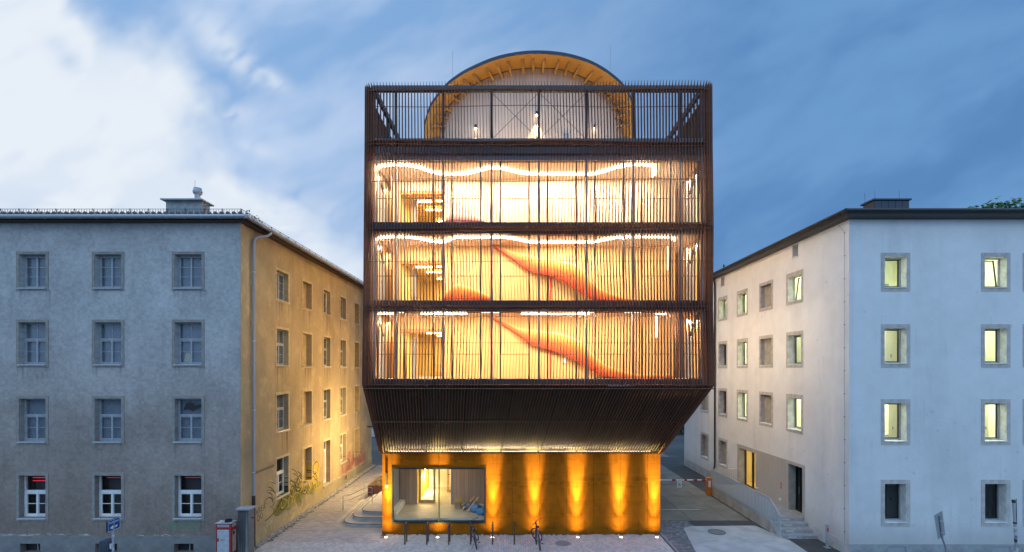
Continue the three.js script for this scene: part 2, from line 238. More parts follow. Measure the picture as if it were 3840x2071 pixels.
// ---------- the hall wrapped in steel fins ----------
const hall = thing('slatted_building', [0.45, 0, -23.45], 'tall building wrapped in rust brown vertical steel fins with glowing galleries and arched roof', 'building');
{
  const LV = [   // height, offsets of the billowing skin (left, right), silhouette in the photograph
    [20.8, 0.22, 0.06, 1363, 2677], [18.1, -0.12, 0.05, 1362, 2678], [16.0, 0.10, -0.25, 1360.5, 2680.5], [14.35, 0.25, -0.35, 1359, 2682], [12.5, 0.0, -0.1, 1358, 2680.5],
    [10.85, -0.22, 0.2, 1357, 2679], [9.0, 0.05, 0.1, 1354.5, 2684], [7.36, 0.2, -0.15, 1352.5, 2688]];
  const BASE = 21.25, R = 0.55, DEP = 0.19, TH = 0.015;
  const lev = LV.map(([y, oL, oR, pl, pr]) => ({ y, oL, oR, xl: (pl - CX) * (BASE + oL + 0.3) / FOC, xr: (pr - CX) * (BASE + oR + 0.3) / FOC }));
  const off = (l, t) => lerp(l.oL, l.oR, smoothstep(t, 0, 1)) + 0.09 * Math.sin(t * 9 + l.y) * Math.sin(t * Math.PI);
  // a place on the skin: kind f (front, t 0..1), c (corner, side, angle), s (side, metres back)
  function skin(l, k) {
    if (k.f !== undefined) return { x: lerp(l.xl + R, l.xr - R, k.f), d: BASE + off(l, k.f), nx: 0, nd: -1 };
    const sg = k.side, d0 = BASE + (sg < 0 ? l.oL : l.oR), ex = sg < 0 ? l.xl : l.xr;
    if (k.a !== undefined) return { x: ex - sg * R + sg * R * Math.sin(k.a), d: d0 + R - R * Math.cos(k.a), nx: sg * Math.sin(k.a), nd: -Math.cos(k.a) };
    return { x: ex, d: lerp(d0 + R, 36, k.s), nx: sg, nd: 0 };
  }
  function foot(k) {
    const xl = -6.37, xr = 7.23, d = 23.02, r = 0.18;
    if (k.f !== undefined) return { x: lerp(xl + r, xr - r, k.f), d, nx: 0, nd: -1 };
    const sg = k.side, ex = sg < 0 ? xl : xr;
    if (k.a !== undefined) return { x: ex - sg * r + sg * r * Math.sin(k.a), d: d + r - r * Math.cos(k.a), nx: sg * Math.sin(k.a), nd: -Math.cos(k.a) };
    return { x: ex, d: lerp(d + r, 36, k.s), nx: sg, nd: 0 };
  }
  function fin(k) {
    const pts = [];
    const add = (p, y, dy = 0) => pts.push({ ...p, y, yi: y - dy });
    add(skin(lev[0], k), lev[0].y, 0.24);
    for (let i = 1; i < lev.length; i++) add(skin(lev[i], k), lev[i].y);
    const f = foot(k); add(f, 4.0, 0.02);
    const q = [], c = pts.map((p) => {
      const tx = -p.nd * TH / 2, td = p.nx * TH / 2, ix = p.x - p.nx * DEP, id = p.d - p.nd * DEP;
      return [[p.x + tx, p.y, -(p.d + td)], [p.x - tx, p.y, -(p.d - td)], [ix - tx, p.yi, -(id - td)], [ix + tx, p.yi, -(id + td)]];
    });
    for (let i = 0; i + 1 < c.length; i++) for (let j = 0; j < 4; j++) q.push([c[i][j], c[i][(j + 1) % 4], c[i + 1][(j + 1) % 4], c[i + 1][j]]);
    q.push(c[0], c[c.length - 1]);
    return quads(q);
  }
  const tones = [[0.19, 0.078, 0.046], [0.16, 0.068, 0.043], [0.215, 0.085, 0.046], [0.175, 0.072, 0.05]].map((c) => { const m = M.corten.clone(); m.color = lin(...c); return m; });
  const rf = rng(31), spots = [], NF = 107;
  for (let i = 0; i < NF; i++) spots.push({ f: i / (NF - 1) });
  for (const side of [-1, 1]) { for (let i = 1; i <= 6; i++) spots.push({ side, a: (i / 6.5) * Math.PI / 2 }); for (let i = 0; i < 70; i++) spots.push({ side, s: (i + 0.2) / 70 }); }
  for (const k of spots) part('fin', fin(k), tones[Math.floor(rf() * 4)], hall);
  // plates and rods that tie the fins together, bent along the skin
  const path = (l, n = 60) => { const o = []; for (let i = 24; i >= 0; i--) o.push({ side: -1, s: i / 24 }); for (let i = 6; i > 0; i--) o.push({ side: -1, a: (i / 6) * Math.PI / 2 }); for (let i = 0; i <= n; i++) o.push({ f: i / n }); for (let i = 1; i <= 6; i++) o.push({ side: 1, a: (i / 6) * Math.PI / 2 }); for (let i = 0; i <= 24; i++) o.push({ side: 1, s: i / 24 }); return o.map((k) => skin(l, k)); };
  const plate = (l, y, a, b, t) => { const p = path(l), c = p.map((s) => [[s.x - s.nx * a, y, -(s.d - s.nd * a)], [s.x - s.nx * b, y, -(s.d - s.nd * b)], [s.x - s.nx * b, y - t, -(s.d - s.nd * b)], [s.x - s.nx * a, y - t, -(s.d - s.nd * a)]]), q = []; for (let i = 0; i + 1 < c.length; i++) for (let j = 0; j < 4; j++) q.push([c[i][j], c[i][(j + 1) % 4], c[i + 1][(j + 1) % 4], c[i + 1][j]]); return quads(q); };
  const between = (y) => { let i = 0; while (i < lev.length - 2 && lev[i + 1].y > y) i++; const a = lev[i], b = lev[i + 1], t = (a.y - y) / (a.y - b.y), m = (k) => lerp(a[k], b[k], t); return { y, oL: m('oL'), oR: m('oR'), xl: m('xl'), xr: m('xr') }; };
  for (const i of [1, 3, 5, 7]) { part('tie_plate', plate(lev[i], lev[i].y, 0.06, 0.36, 0.035), M.corten, hall); part('tie_plate', plate(lev[i], lev[i].y - 0.17, 0.05, 0.16, 0.03), M.corten, hall); }
  part('tie_plate', plate(between(20.5), 20.5, 0.06, 0.17, 0.07), M.corten, hall);
  for (const y of [19.69, 16.36, 12.8, 9.21]) part('spacer_rod', plate(between(y), y, 0.085, 0.105, 0.02), M.corten, hall);
  part('spacer_rod', bx(-6.35, 7.9, 5.6, 5.62, -22.2, -22.22), M.corten, hall);

  // steel frame behind the fins
  const PD = 21.72, XL = -6.27, XR = 8.62, posts = [-6.2, -5.23, -3.1, -0.92, 1.21, 3.35, 5.46, 7.6, 8.55];
  const floors = [7.6, 11.12, 14.62, 18.37], ceil = [10.58, 14.06, 17.36];
  for (const x of posts) { part('post', rbx(x - 0.055, x + 0.055, 18.3, 20.55, -PD, -PD - 0.11), M.steel, hall); for (let k = 0; k < 3; k++) part('post', rbx(x - 0.05, x + 0.05, floors[k] - 0.05, ceil[k] + 0.1, -PD - 0.01, -PD - 0.11), M.steelGrey, hall); }
  for (const s of [XL, XR]) for (let d = 24.4; d < 36; d += 2.3) part('post', bx(s - 0.05, s + 0.05, 7.4, 20.55, -d, -d - 0.1), M.steel, hall);
  part('top_beam', [rbx(XL, XR, 20.53, 20.79, -PD + 0.02, -PD - 0.14), bx(XL - 0.02, XL + 0.12, 20.53, 20.79, -PD - 0.14, -36), bx(XR - 0.12, XR + 0.02, 20.53, 20.79, -PD - 0.14, -36)], M.steel, hall);
  for (const [a, b] of [[-0.92, 1.21], [1.21, 3.35]]) { part('bracing_cable', bar([a + 0.06, 20.45, -PD - 0.06], [b - 0.06, 18.45, -PD - 0.06], 0.011, 5), M.steel, hall); part('bracing_cable', bar([a + 0.06, 18.45, -PD - 0.08], [b - 0.06, 20.45, -PD - 0.08], 0.011, 5), M.steel, hall); }
  // slabs, edge beams, ceilings
  for (let k = 0; k < 4; k++) {
    const top = floors[k], bot = k ? ceil[k - 1] : 7.28;
    part('slab', bx(XL + 0.02, XR - 0.02, bot + 0.12, top - 0.02, -PD - 0.14, -36), M.concrete, hall);
    part('edge_beam', [rbx(XL, XR, top - 0.26, top, -PD + 0.1, -PD - 0.13), rbx(XL, XR, bot + 0.06, bot + 0.24, -PD + 0.02, -PD - 0.12)], k === 3 ? M.steelGrey : M.steel, hall);
    if (k) part('edge_trim', rbx(XL, XR, top - 0.62 > bot + 0.25 ? top - 0.62 : bot + 0.26, top - 0.3, -PD - 0.04, -PD - 0.13), M.steelGrey, hall);
    if (k) part('ceiling', bx(XL + 0.05, XR - 0.05, bot + 0.03, bot + 0.1, -PD - 0.16, -35.9), M.ceilWood, hall);
    part('edge_angle', [bx(XL + 0.03, XL + 0.14, top - 0.3, top - 0.03, -PD - 0.15, -36), bx(XR - 0.14, XR - 0.03, top - 0.3, top - 0.03, -PD - 0.15, -36)], M.steelGrey, hall);
  }
  // infill frames between the posts
  for (let k = 0; k < 3; k++) for (let i = 0; i < posts.length - 1; i++) {
    const w = posts[i + 1] - posts[i], y0 = floors[k], y1 = ceil[k] + 0.04, z = -PD - 0.07;
    const a = posts[i] + (w > 1.5 ? 0.395 : 0.12), b = posts[i] + (w > 1.5 ? 1.69 : w - 0.12);
    for (const x of w > 1.5 ? [a, b] : [i ? b : a]) part('mullion', rbx(x - 0.032, x + 0.032, y0, y1, z + 0.03, z - 0.05), i % 3 === 1 ? M.corten : M.steel, hall);
    part('transom', rbx(a, b, y0 + 1.1, y0 + 1.128, z + 0.012, z - 0.02), M.black, hall);
    if (w > 1.5) part('header_bar', rbx(a, b, y1 - 0.05, y1 - 0.01, z + 0.01, z - 0.03), M.soffit, hall);
  }
  // gallery wall with the opening into the rooms
  const WD = 23.75, OX0 = -5.5, OX1 = -3.36, WX0 = -5.83, WX1 = 8.0;
  for (let k = 0; k < 3; k++) {
    const y0 = floors[k], y1 = ceil[k] + 0.03, oy = [10.02, 13.38, 16.8][k];
    const g = extr(rectShape(WX0, WX1, y0, y1, [[OX0, OX1, y0 + 0.02, oy]]), 0.16).translate(0, 0, -WD - 0.16);
    part('gallery_wall', g, M.wallWood[k], hall);
    part('gallery_wall', [bx(WX0 - 0.001, WX0 + 0.15, y0, y1, -WD - 0.17, -36), bx(WX1 - 0.15, WX1 + 0.001, y0, y1, -WD - 0.17, -36)], M.wallWood[k], hall);
    part('opening_header', rbx(OX0 - 0.02, OX1 + 0.02, oy - 0.17, oy, -WD + 0.03, -WD - 0.2), M.header, hall);
    part('opening_jamb', rbx(OX0 - 0.02, OX0 + 0.05, y0, oy - 0.17, -WD + 0.02, -WD - 0.2), M.oak, hall); part('opening_jamb', rbx(OX1 - 0.05, OX1 + 0.02, y0, oy - 0.17, -WD + 0.02, -WD - 0.2), M.oak, hall);
    // room behind
    part('room_wall', [bx(-6.0, -1.2, y0, y1, -30.2, -30.3), bx(-5.72, -5.66, y0, y1, -WD - 0.18, -30.2), bx(-1.3, -1.2, y0, y1, -WD - 0.18, -30.2)], M.roomWood, hall);
    const rib = []; for (let i = 0; i < 12; i++) rib.push(bx(-5.65, -1.3, oy + 0.08, oy + 0.2, -WD - 0.4 - i * 0.5, -WD - 0.46 - i * 0.5)); rib.push(bx(-5.66, -1.3, oy + 0.2, oy + 0.25, -WD - 0.18, -30.2));
    part('room_ceiling', rib, M.roomWood, hall);
    part('room_floor', bx(-5.66, -1.3, y0 - 0.015, y0 + 0.01, -WD - 0.01, -30.2), M.floorPale, hall);
    const lp = [[-4.62, 25.3], [-3.5, 25.2], [-4.3, 26.6], [-3.35, 27.2], [-4.0, 28.6]];
    for (const [x, d] of lp) part('ceiling_lamp', rbx(x - 0.42, x + 0.42, oy - 0.02, oy + 0.03, -d + 0.04, -d - 0.04, 0.008), M.led, hall);
    area(hall, YELLOW, [60, 62, 52][k], 1.6, 0.5, [-4.2, oy - 0.03, -25.6]); area(hall, YELLOW, 50, 1.6, 0.5, [-3.6, oy - 0.03, -28.2]);
    part('room_door', rbx(-5.02, -4.86, y0 + 0.01, y0 + 2.0, -24.5, -24.56), M.steelGrey, hall);
    part('room_door_frame', [rbx(-5.1, -5.03, y0 + 0.01, y0 + 2.3, -24.48, -24.58), rbx(-4.85, -4.8, y0 + 0.01, y0 + 2.3, -24.48, -24.58)], M.oak, hall);
    part('rail', bx(-4.78, -1.4, y0 + 0.5, y0 + 0.75, -29.7, -29.76), M.oak, hall);
    // panelled ends of the gallery
    part('end_panel', extr(rectShape(22.0, 25.9, y0, y1, [[22.66, 24.08, y0 + 0.02, y0 + 2.28]]), 0.06).rotateY(Math.PI / 2).translate(XL - 0.05, 0, 0), M.wallWood[k], hall);
    const ed = part('gallery_door', rbx(XL - 0.03, XL + 0.01, y0 + 0.02, y0 + 2.28, -22.67, -24.07), M.steelGrey, hall);
    part('handle', [bx(XL + 0.01, XL + 0.06, y0 + 1.05, y0 + 1.08, -23.0, -23.02), bx(XL + 0.05, XL + 0.07, y0 + 1.05, y0 + 1.08, -22.98, -23.14)], M.chrome, ed);
    part('end_panel', extr(rectShape(22.0, 24.6, y0, y1, [[22.9, 24.1, y0 + 0.02, y0 + 2.28]]), 0.06).rotateY(Math.PI / 2).translate(XR, 0, 0), M.wallWood[k], hall);
    part('gallery_door', rbx(XR - 0.01, XR + 0.03, y0 + 0.02, y0 + 2.28, -22.92, -24.08), M.steelGrey, hall);
    for (const [sx, sg] of [[XL + 0.12, 1], [XR - 0.12, -1]]) { part('brace', beam([sx, ceil[k], -22.1], [sx, ceil[k] - 0.95, -23.1], 0.07, 0.1), M.steel, hall); }
  }
  // light strips wandering over the gallery ceilings
  const runs = [
    { y: 10.56, p: [[1575, 21.97], [1660, 21.98], [1751, 21.96]] }, { y: 10.56, p: [[1955, 21.97], [2060, 22.05], [2140, 22.02], [2212, 21.96]] }, { y: 10.56, p: [[1402, 22.05], [1440, 22.0], [1474, 22.1]] }, { y: 10.56, p: [[2455, 22.1], [2500, 22.0]] },
    { y: 14.03, p: [[1404, 22.5], [1440, 21.95], [1478, 21.93], [1525, 21.95], [1575, 22.25], [1625, 22.75], [1665, 22.85], [1690, 22.3], [1704, 21.98], [1800, 21.94], [1890, 22.0], [1935, 22.3], [1980, 22.8], [2030, 22.85], [2160, 22.85], [2235, 22.8], [2280, 22.3], [2330, 21.97], [2420, 21.94], [2510, 21.98], [2530, 22.5]] },
    { y: 17.33, p: [[1404, 22.6], [1440, 22.02], [1478, 22.0], [1540, 22.06], [1585, 22.4], [1632, 22.95], [1700, 23.05], [1765, 22.95], [1800, 22.55], [1840, 22.32], [1885, 22.4], [1930, 22.75], [1985, 23.02], [2100, 23.05], [2220, 23.05], [2270, 22.7], [2325, 22.15], [2370, 22.0], [2445, 22.0], [2455, 22.5], [2450, 23.3]] },
  ];
  const I0 = 250;
  for (const r of runs) {
    const c = new THREE.CatmullRomCurve3(r.p.map(([px, d]) => V(XA(px, d), r.y, -d)), false, 'catmullrom', 0.4), n = Math.max(2, Math.round(c.getLength() / 0.62)), s = c.getSpacedPoints(n);
    for (let i = 0; i < n; i++) part('led_lamp', beam(s[i].toArray(), s[i + 1].toArray(), 0.12, 0.03), M.led, hall);
    const m = Math.max(1, Math.round(c.getLength() / 1.7)), t = c.getSpacedPoints(m);
    for (let i = 0; i < m; i++) { const a = t[i], b = t[i + 1], mid = a.clone().add(b).multiplyScalar(0.5); area(hall, WARM, r.y > 17 ? I0 * 1.25 : r.y < 11 ? I0 * 1.5 : I0, a.distanceTo(b), 0.08, [mid.x, r.y - 0.03, mid.z], [0, -1, 0], Math.atan2(-(b.z - a.z), b.x - a.x)); }
  }
  for (const [p0, p1] of [[1482, 1572], [1758, 1950], [2216, 2330], [2334, 2450]]) { const x0 = XA(p0, 21.92), x1 = XA(p1, 21.92); part('led_lamp', bx(x0, x1, 10.6, 10.62, -21.9, -21.93), M.addedGlow, hall); area(hall, WARM, I0 * 1.1, x1 - x0, 0.08, [(x0 + x1) / 2, 10.585, -21.92], [0, -1, -0.25]); }  // added strips, unseen at the slab edge, brighten the lowest gallery wall
  // streaks of light on the gallery end walls, modelled as upright glowing tubes
  for (const [px, d, p0, p1] of [[1408, 22.5, 1192, 1262], [1468, 23.4, 1170, 1262], [1410, 22.5, 885, 1002], [1469, 23.4, 880, 1010], [1411, 22.5, 690, 750], [1470, 23.5, 610, 748], [2462, 23.5, 1172, 1266], [2503, 23.5, 925, 1012], [2441, 23.5, 640, 762]]) { const x = XA(px, d); part('glow_tube', bar([x, YA(p0, d), -d], [x, YA(p1, d), -d], 0.032, 8), M.addedGlow, hall); }
  // lamps of the side galleries
  for (let k = 0; k < 3; k++) for (const [x, d0, n] of [[-6.0, 26.6, 4], [8.25, 25.4, 4]]) for (let i = 0; i < n; i++) { const d = d0 + i * 2.5; part('led_lamp', bx(x - 0.04, x + 0.04, ceil[k] - 0.02, ceil[k] + 0.03, -d, -d - 1.8), M.led, hall); area(hall, x < 0 ? WARMER : PALE, x < 0 ? [760, 330, 300][k] : [560, 350, 350][k], 0.08, 1.8, [x, ceil[k] - 0.04, -d - 0.9], [x < 0 ? -0.45 : 0.45, -1, 0]); }

  for (let k = 0; k < 3; k++) for (const [x, d0, d1] of [[XL - 0.085, 22.2, 25.8], [XR + 0.05, 22.2, 24.5]]) for (let i = 0; i < 2; i++) { const a = lerp(d0, d1, i / 2), b = lerp(d0, d1, (i + 1) / 2) - 0.06; part('led_lamp', bx(x - 0.02, x + 0.02, ceil[k] - 0.04, ceil[k], -a, -b), M.led, hall); area(hall, x < 0 ? WARMER : PALE, x < 0 ? [640, 340, 320][k] : [680, 460, 460][k], 0.05, b - a, [x, ceil[k] - 0.06, -(a + b) / 2], [x < 0 ? -0.9 : 0.9, -1, 0]); }  // added hidden strips outside the end panels, throw light on the neighbouring walls

  // flowing layered timber stair band on the gallery wall
  const W = (pts, d = WD) => pts.map(([px, py]) => [XA(px, d), YA(py, d)]);
  const sample = (pts, n) => { const c = new THREE.CatmullRomCurve3(pts.map((p) => V(p[0], p[1], 0)), false, 'catmullrom', 0.5); return c.getSpacedPoints(n).map((v) => [v.x, v.y]); };
  const along = (pts, x) => { for (let i = 1; i < pts.length; i++) if (x <= pts[i][0]) { const t = (x - pts[i - 1][0]) / (pts[i][0] - pts[i - 1][0]); return lerp(pts[i - 1][1], pts[i][1], t); } return pts[pts.length - 1][1]; };
  function ribbon(U, L, layers, cols, d0, d1, under) {
    const u = sample(W(U), 70), l = sample(W(L), 70), x0 = Math.max(u[0][0], l[0][0]), x1 = Math.min(u[u.length - 1][0], l[l.length - 1][0]), N = 64;
    for (let j = 0; j < layers; j++) {
      const a = j / layers, b = (j + 1) / layers, za = WD - lerp(d0, d1, Math.sin(a * Math.PI * 0.68)), zb = WD - lerp(d0, d1, Math.sin(b * Math.PI * 0.68)) , q = [];
      for (let i = 0; i < N; i++) {
        const xa = lerp(x0, x1, i / N), xb = lerp(x0, x1, (i + 1) / N), yu0 = along(u, xa), yu1 = along(u, xb), sag = under ? 0.14 : 0, yl0 = Math.min(along(l, xa) - sag * Math.sin(Math.PI * i / N), yu0 - 0.01), yl1 = Math.min(along(l, xb) - sag * Math.sin(Math.PI * (i + 1) / N), yu1 - 0.01);
        const A0 = lerp(yu0, yl0, a), A1 = lerp(yu1, yl1, a), B0 = lerp(yu0, yl0, b), B1 = lerp(yu1, yl1, b);
        q.push([[xa, A0, -zb], [xb, A1, -zb], [xb, B1, -zb], [xa, B0, -zb]], [[xa, A0, -zb], [xb, A1, -zb], [xb, A1, -WD], [xa, A0, -WD]]);
        if (j === layers - 1 && under) q.push([[xa, B0, -zb], [xb, B1, -zb], [xb, B1, -WD], [xa, B0, -WD]]);
      }
      part('timber_layer', quads(q), cols(a), hall);
    }
  }
  const lay = [[0.74, 0.54, 0.27], [0.70, 0.36, 0.085], [0.60, 0.19, 0.025], [0.56, 0.10, 0.018], [0.52, 0.055, 0.015]], cache = {};
  const band = (t) => { const k = Math.round(Math.min(1, 1.06 * Math.pow(t, 0.62)) * 20); return cache[k] ??= std((() => { const f = Math.min(0.999, k / 20) * 4, i = Math.floor(f); return mix3(lay[i], lay[i + 1], f - i); })(), { roughness: 0.55 }); };
  const s6 = (a, ox, oy, s) => a.map(([x, y]) => [ox + x / s, oy + y / s]);
  ribbon([...s6([[560, 170], [700, 225], [800, 270], [950, 345], [1120, 415], [1300, 435], [1500, 458], [1700, 480], [1900, 525], [2060, 590], [2200, 660]], 1700, 1140, 4.48), ...s6([[400, 665], [500, 780], [600, 890], [780, 1000], [1030, 1088], [1200, 1128], [1500, 1136], [1790, 1140]], 2100, 1140, 4.293)],
    [...s6([[560, 215], [640, 240], [800, 330], [1000, 450], [1170, 560], [1280, 640], [1450, 695], [1600, 725], [1750, 770], [1900, 835], [2060, 910], [2200, 990]], 1700, 1140, 4.48), ...s6([[300, 905], [450, 985], [600, 1080], [700, 1130], [900, 1160], [1180, 1192], [1500, 1196], [1790, 1197]], 2100, 1140, 4.293)], 11, band, 0.03, 0.27, true);
  ribbon([...s6([[610, 215], [700, 262], [870, 330], [1030, 400], [1200, 440], [1360, 475], [1530, 520], [1720, 545], [1880, 562], [2050, 595], [2200, 645], [2330, 725]], 1700, 860, 4.79), ...s6([[450, 770], [550, 880], [600, 930], [780, 1020], [900, 1075], [1020, 1110], [1200, 1138]], 2100, 860, 4.293)],
    [...s6([[610, 290], [700, 315], [860, 410], [1030, 510], [1180, 610], [1360, 720], [1540, 765], [1720, 800], [1880, 870], [2050, 960], [2200, 1030]], 1700, 860, 4.79), ...s6([[250, 935], [420, 1040], [550, 1112], [680, 1150], [900, 1158], [1200, 1160]], 2100, 860, 4.293)], 11, band, 0.03, 0.27, true);
  const cap = (t) => band(Math.min(1, t * 0.9));
  ribbon(s6([[1300, 1130], [1360, 1040], [1430, 950], [1500, 905], [1560, 895], [1700, 930], [1850, 985], [2000, 1060], [2100, 1130]], 1360, 860, 4.342), [[1659, 1128], [1740, 1128], [1790, 1128], [1844, 1128]], 8, cap, 0.04, 0.3, false);
  const violet = [[0.74, 0.55, 0.45], [0.66, 0.38, 0.32], [0.58, 0.24, 0.26], [0.5, 0.16, 0.25]].map((c) => std(c, { roughness: 0.6 }));
  ribbon([[1666, 838], [1680, 818], [1690, 804], [1706, 799], [1740, 803], [1780, 815], [1812, 830], [1822, 838]], [[1666, 840], [1720, 840], [1770, 840], [1822, 840]], 4, (t) => violet[Math.round(t * 4)], 0.04, 0.3, false);
  for (const [px, p0, p1] of [[2064, 1301, 1417], [2065, 1040, 1124]]) part('door_edge', rbx(XA(px - 2.5, WD), XA(px + 2.5, WD), YA(p1, WD), YA(p0, WD), -WD + 0.03, -WD), std([0.6, 0.05, 0.03]), hall);
  part('notice_panel', rbx(XA(2111, 23.7), XA(2123, 23.7), YA(1362, 23.7), YA(1341, 23.7), -WD + 0.06, -WD), M.white, hall);

  // sloping underside behind the lower fins
  const sp = (x0, x1, t0, t1, X0, X1) => { const a = (t) => [lerp(7.25, 4.1, t), lerp(21.95, 23.28, t)], [ya, da] = a(t0), [yb, db] = a(t1), n = [0.02, 0.03]; const P = (f, t) => lerp(lerp(-6.35, 8.68, f), lerp(-6.2, 7.06, f), t); return quads([[[P(x0, t0), ya, -da], [P(x1, t0), ya, -da], [P(x1, t1), yb, -db], [P(x0, t1), yb, -db]], [[P(x0, t0), ya, -da - 0.05], [P(x1, t0), ya, -da - 0.05], [P(x1, t1), yb, -db - 0.05], [P(x0, t1), yb, -db - 0.05]], [[P(x0, t1), yb, -db], [P(x1, t1), yb, -db], [P(x1, t1), yb, -db - 0.05], [P(x0, t1), yb, -db - 0.05]]]); };
  for (let i = 0; i < 7; i++) for (const [a, b] of [[0, 0.495], [0.505, 1]]) part('soffit_panel', sp(i / 7 + 0.001, (i + 1) / 7 - 0.001, a, b), M.soffitPanel, hall);
  part('soffit_panel', [quads([[[8.68, 7.25, -21.95], [7.06, 4.1, -23.28], [7.06, 4.1, -36], [8.68, 7.25, -36]], [[-6.35, 7.25, -21.95], [-6.2, 4.1, -23.28], [-6.2, 4.1, -36], [-6.35, 7.25, -36]]])], M.soffitPanel, hall);
  part('gap_profile', bx(-6.2, 7.08, 3.95, 4.1, -23.36, -23.5), M.black, hall);
  for (let i = 0; i < 7; i++) { const x0 = lerp(-5.9, 6.7, i / 7), x1 = lerp(-5.9, 6.7, (i + 1) / 7) - 0.06; part('led_lamp', bx(x0, x1, 4.085, 4.115, -23.14, -23.19), glow(1.6, 1.4, 0.85), hall); area(hall, lin(1, 0.88, 0.6), i > 1 && i < 5 ? 130 : 70, x1 - x0, 0.04, [(x0 + x1) / 2, 4.125, -23.1], [0, 1, 0.2]); }

  for (let i = 0; i < 3; i++) { const a = 23.6 + i * 4, b = a + 3.9; part('led_lamp', bx(7.14, 7.19, 4.05, 4.08, -a, -b), glow(1.6, 1.2, 0.5), hall); area(hall, WARMER, 70, 0.04, b - a, [7.22, 4.1, -(a + b) / 2], [0.25, 1, 0]); }  // added strip under the right soffit, gives the side fins an amber glow
  // ground floor: tall amber boards
  const GX = [-6.31, -5.83, -3.54, -1.27, 0.026, 1.345, 2.664, 3.958, 5.264, 6.584, 7.204], GD = 23.45, ys = [0.02, 0.555, 3.26, 3.94];
  const pt = [1, 0.93, 1.05, 0.97].map((k) => { const m = M.panel.clone(); m.color.multiplyScalar(k); return m; });
  for (let i = 0; i < 10; i++) { const win = i === 1 || i === 2; for (const [a, b] of win ? [[ys[0], ys[1]], [ys[2], ys[3]]] : [[ys[0], ys[3]]]) part('wall_panel', rbx(GX[i] + 0.004, GX[i + 1] - 0.004, a, b, -GD, -GD - 0.05, 0.005), pt[i % 4], hall); }
  for (const [x, s] of [[-6.3, 1], [7.19, -1]]) for (let i = 0; i < 9; i++) part('wall_panel', rbx(x, x + s * 0.05, 0.02, 3.94, -GD - 0.06 - i * 1.38, -GD - 0.06 - i * 1.38 - 1.37, 0.005), pt[i % 4], hall);
  part('wall_core', [bx(-6.24, -6.06, 0, 3.94, -23.52, -36), bx(-1.25, 7.13, 0, 3.9, -23.52, -23.75), bx(-6.2, 7.1, 3.72, 3.93, -23.52, -36), bx(7.0, 7.13, 0, 3.9, -23.75, -36), bx(-6.2, 7.1, 0, 8, -35.8, -36), bx(-5.83, -1.27, 0, 0.54, -23.52, -23.75), bx(-6.2, 7.1, 3.93, 7.2, -23.6, -23.75)], M.roomDark, hall);
  // shop-like window and the room behind it
  const win = part('window', [ring(-5.83, -1.27, 0.555, 3.26, 0.075, 0.12).translate(0, 0, -GD - 0.1), rbx(-3.58, -3.51, 0.63, 3.19, -GD + 0.0, -GD - 0.09)], M.black, hall);
  for (const [a, b] of [[-5.755, -3.58], [-3.51, -1.345]]) part('pane', metric(new THREE.PlaneGeometry(b - a, 2.56).translate((a + b) / 2, 1.91, -GD - 0.04)), M.glass, win);
  const F = 0.75, RD = 26.1;
  part('room_floor', bx(-6.06, -0.4, F - 0.1, F, -23.62, -31), M.floorPale, hall);
  part('room_ceiling', bx(-6.06, -0.4, 3.5, 3.6, -23.6, -31), M.palePlaster, hall);
  part('room_wall', [extr(rectShape(-6.06, -0.4, F, 3.5, [[-5.145, -3.22, F + 0.001, 3.4]]), 0.1).translate(0, 0, -RD - 0.1), bx(-0.5, -0.4, F, 3.5, -23.76, -RD)], M.ply, hall);
  part('room_wall', [bx(-5.3, -5.16, F, 3.5, -RD - 0.11, -30.2), bx(-6.05, -5.98, F, 3.5, -23.7, -24.1)], M.yellowWall, hall);
  part('room_wall', [bx(-5.3, -2.2, F, 3.5, -30, -30.1), bx(-2.4, -2.3, F, 3.5, -RD - 0.11, -30)], M.palePlaster, hall);
  part('side_glazing', [bx(-6.04, -6.0, F + 0.3, 3.4, -24.2, -25.7)], M.steelGrey, hall);
  part('room_sill', rbx(-6.04, -5.75, F, F + 0.28, -24.0, -26.05), M.palePlaster, hall);
  const dz = -26.4; part('glass_door', [rbx(-5.1, -4.98, F, 3.4, dz, dz - 0.06), rbx(-4.3, -4.19, F, 3.4, dz, dz - 0.06), rbx(-4.98, -4.3, F, F + 0.16, dz, dz - 0.06)], M.oak, hall);
  part('glass_door', [rbx(-3.85, -3.72, F, 3.4, -28.6, -28.66), rbx(-3.72, -2.6, F, F + 0.17, -28.6, -28.66), rbx(-5.12, -5.06, F, 3.4, -27.9, -27.98)], M.oak, hall);
  part('handle', bx(-3.8, -3.66, F + 1.05, F + 1.08, -28.56, -28.6), M.black, hall);
  part('door_post', rbx(-3.3, -3.2, F, 3.4, -RD + 0.03, -RD - 0.12), M.steelGrey, hall);
  part('ceiling_lamp', bx(-4.8, -3.0, 3.46, 3.5, -27.2, -27.5), glow(3, 2.6, 1.5), hall); area(hall, lin(1, 0.88, 0.5), 26, 1.8, 0.3, [-3.9, 3.45, -27.35]); area(hall, lin(1, 0.9, 0.56), 24, 1.4, 0.3, [-3.6, 3.45, -29.3]);
  part('ceiling_lamp', bx(-4.4, -2.6, 3.47, 3.5, -24.6, -24.8), glow(2, 1.8, 1.3), hall); area(hall, lin(1, 0.84, 0.58), 8.5, 1.8, 0.2, [-3.5, 3.45, -24.7]);
  // downlight on the corner board
  const wl = part('wall_lamp', rbx(-6.12, -6.02, 2.42, 3.02, -GD + 0.1, -GD, 0.01), M.rackBrown, hall); part('lamp_lens', rbx(-6.115, -6.025, 2.3, 2.42, -GD + 0.095, -GD + 0.005, 0.01), glow(5, 3.8, 2), wl);
  spot(hall, WARMER, 6, 0.7, 0.6, [-6.07, 2.28, -GD + 0.1], [-6.07, 0, -GD + 0.02]);

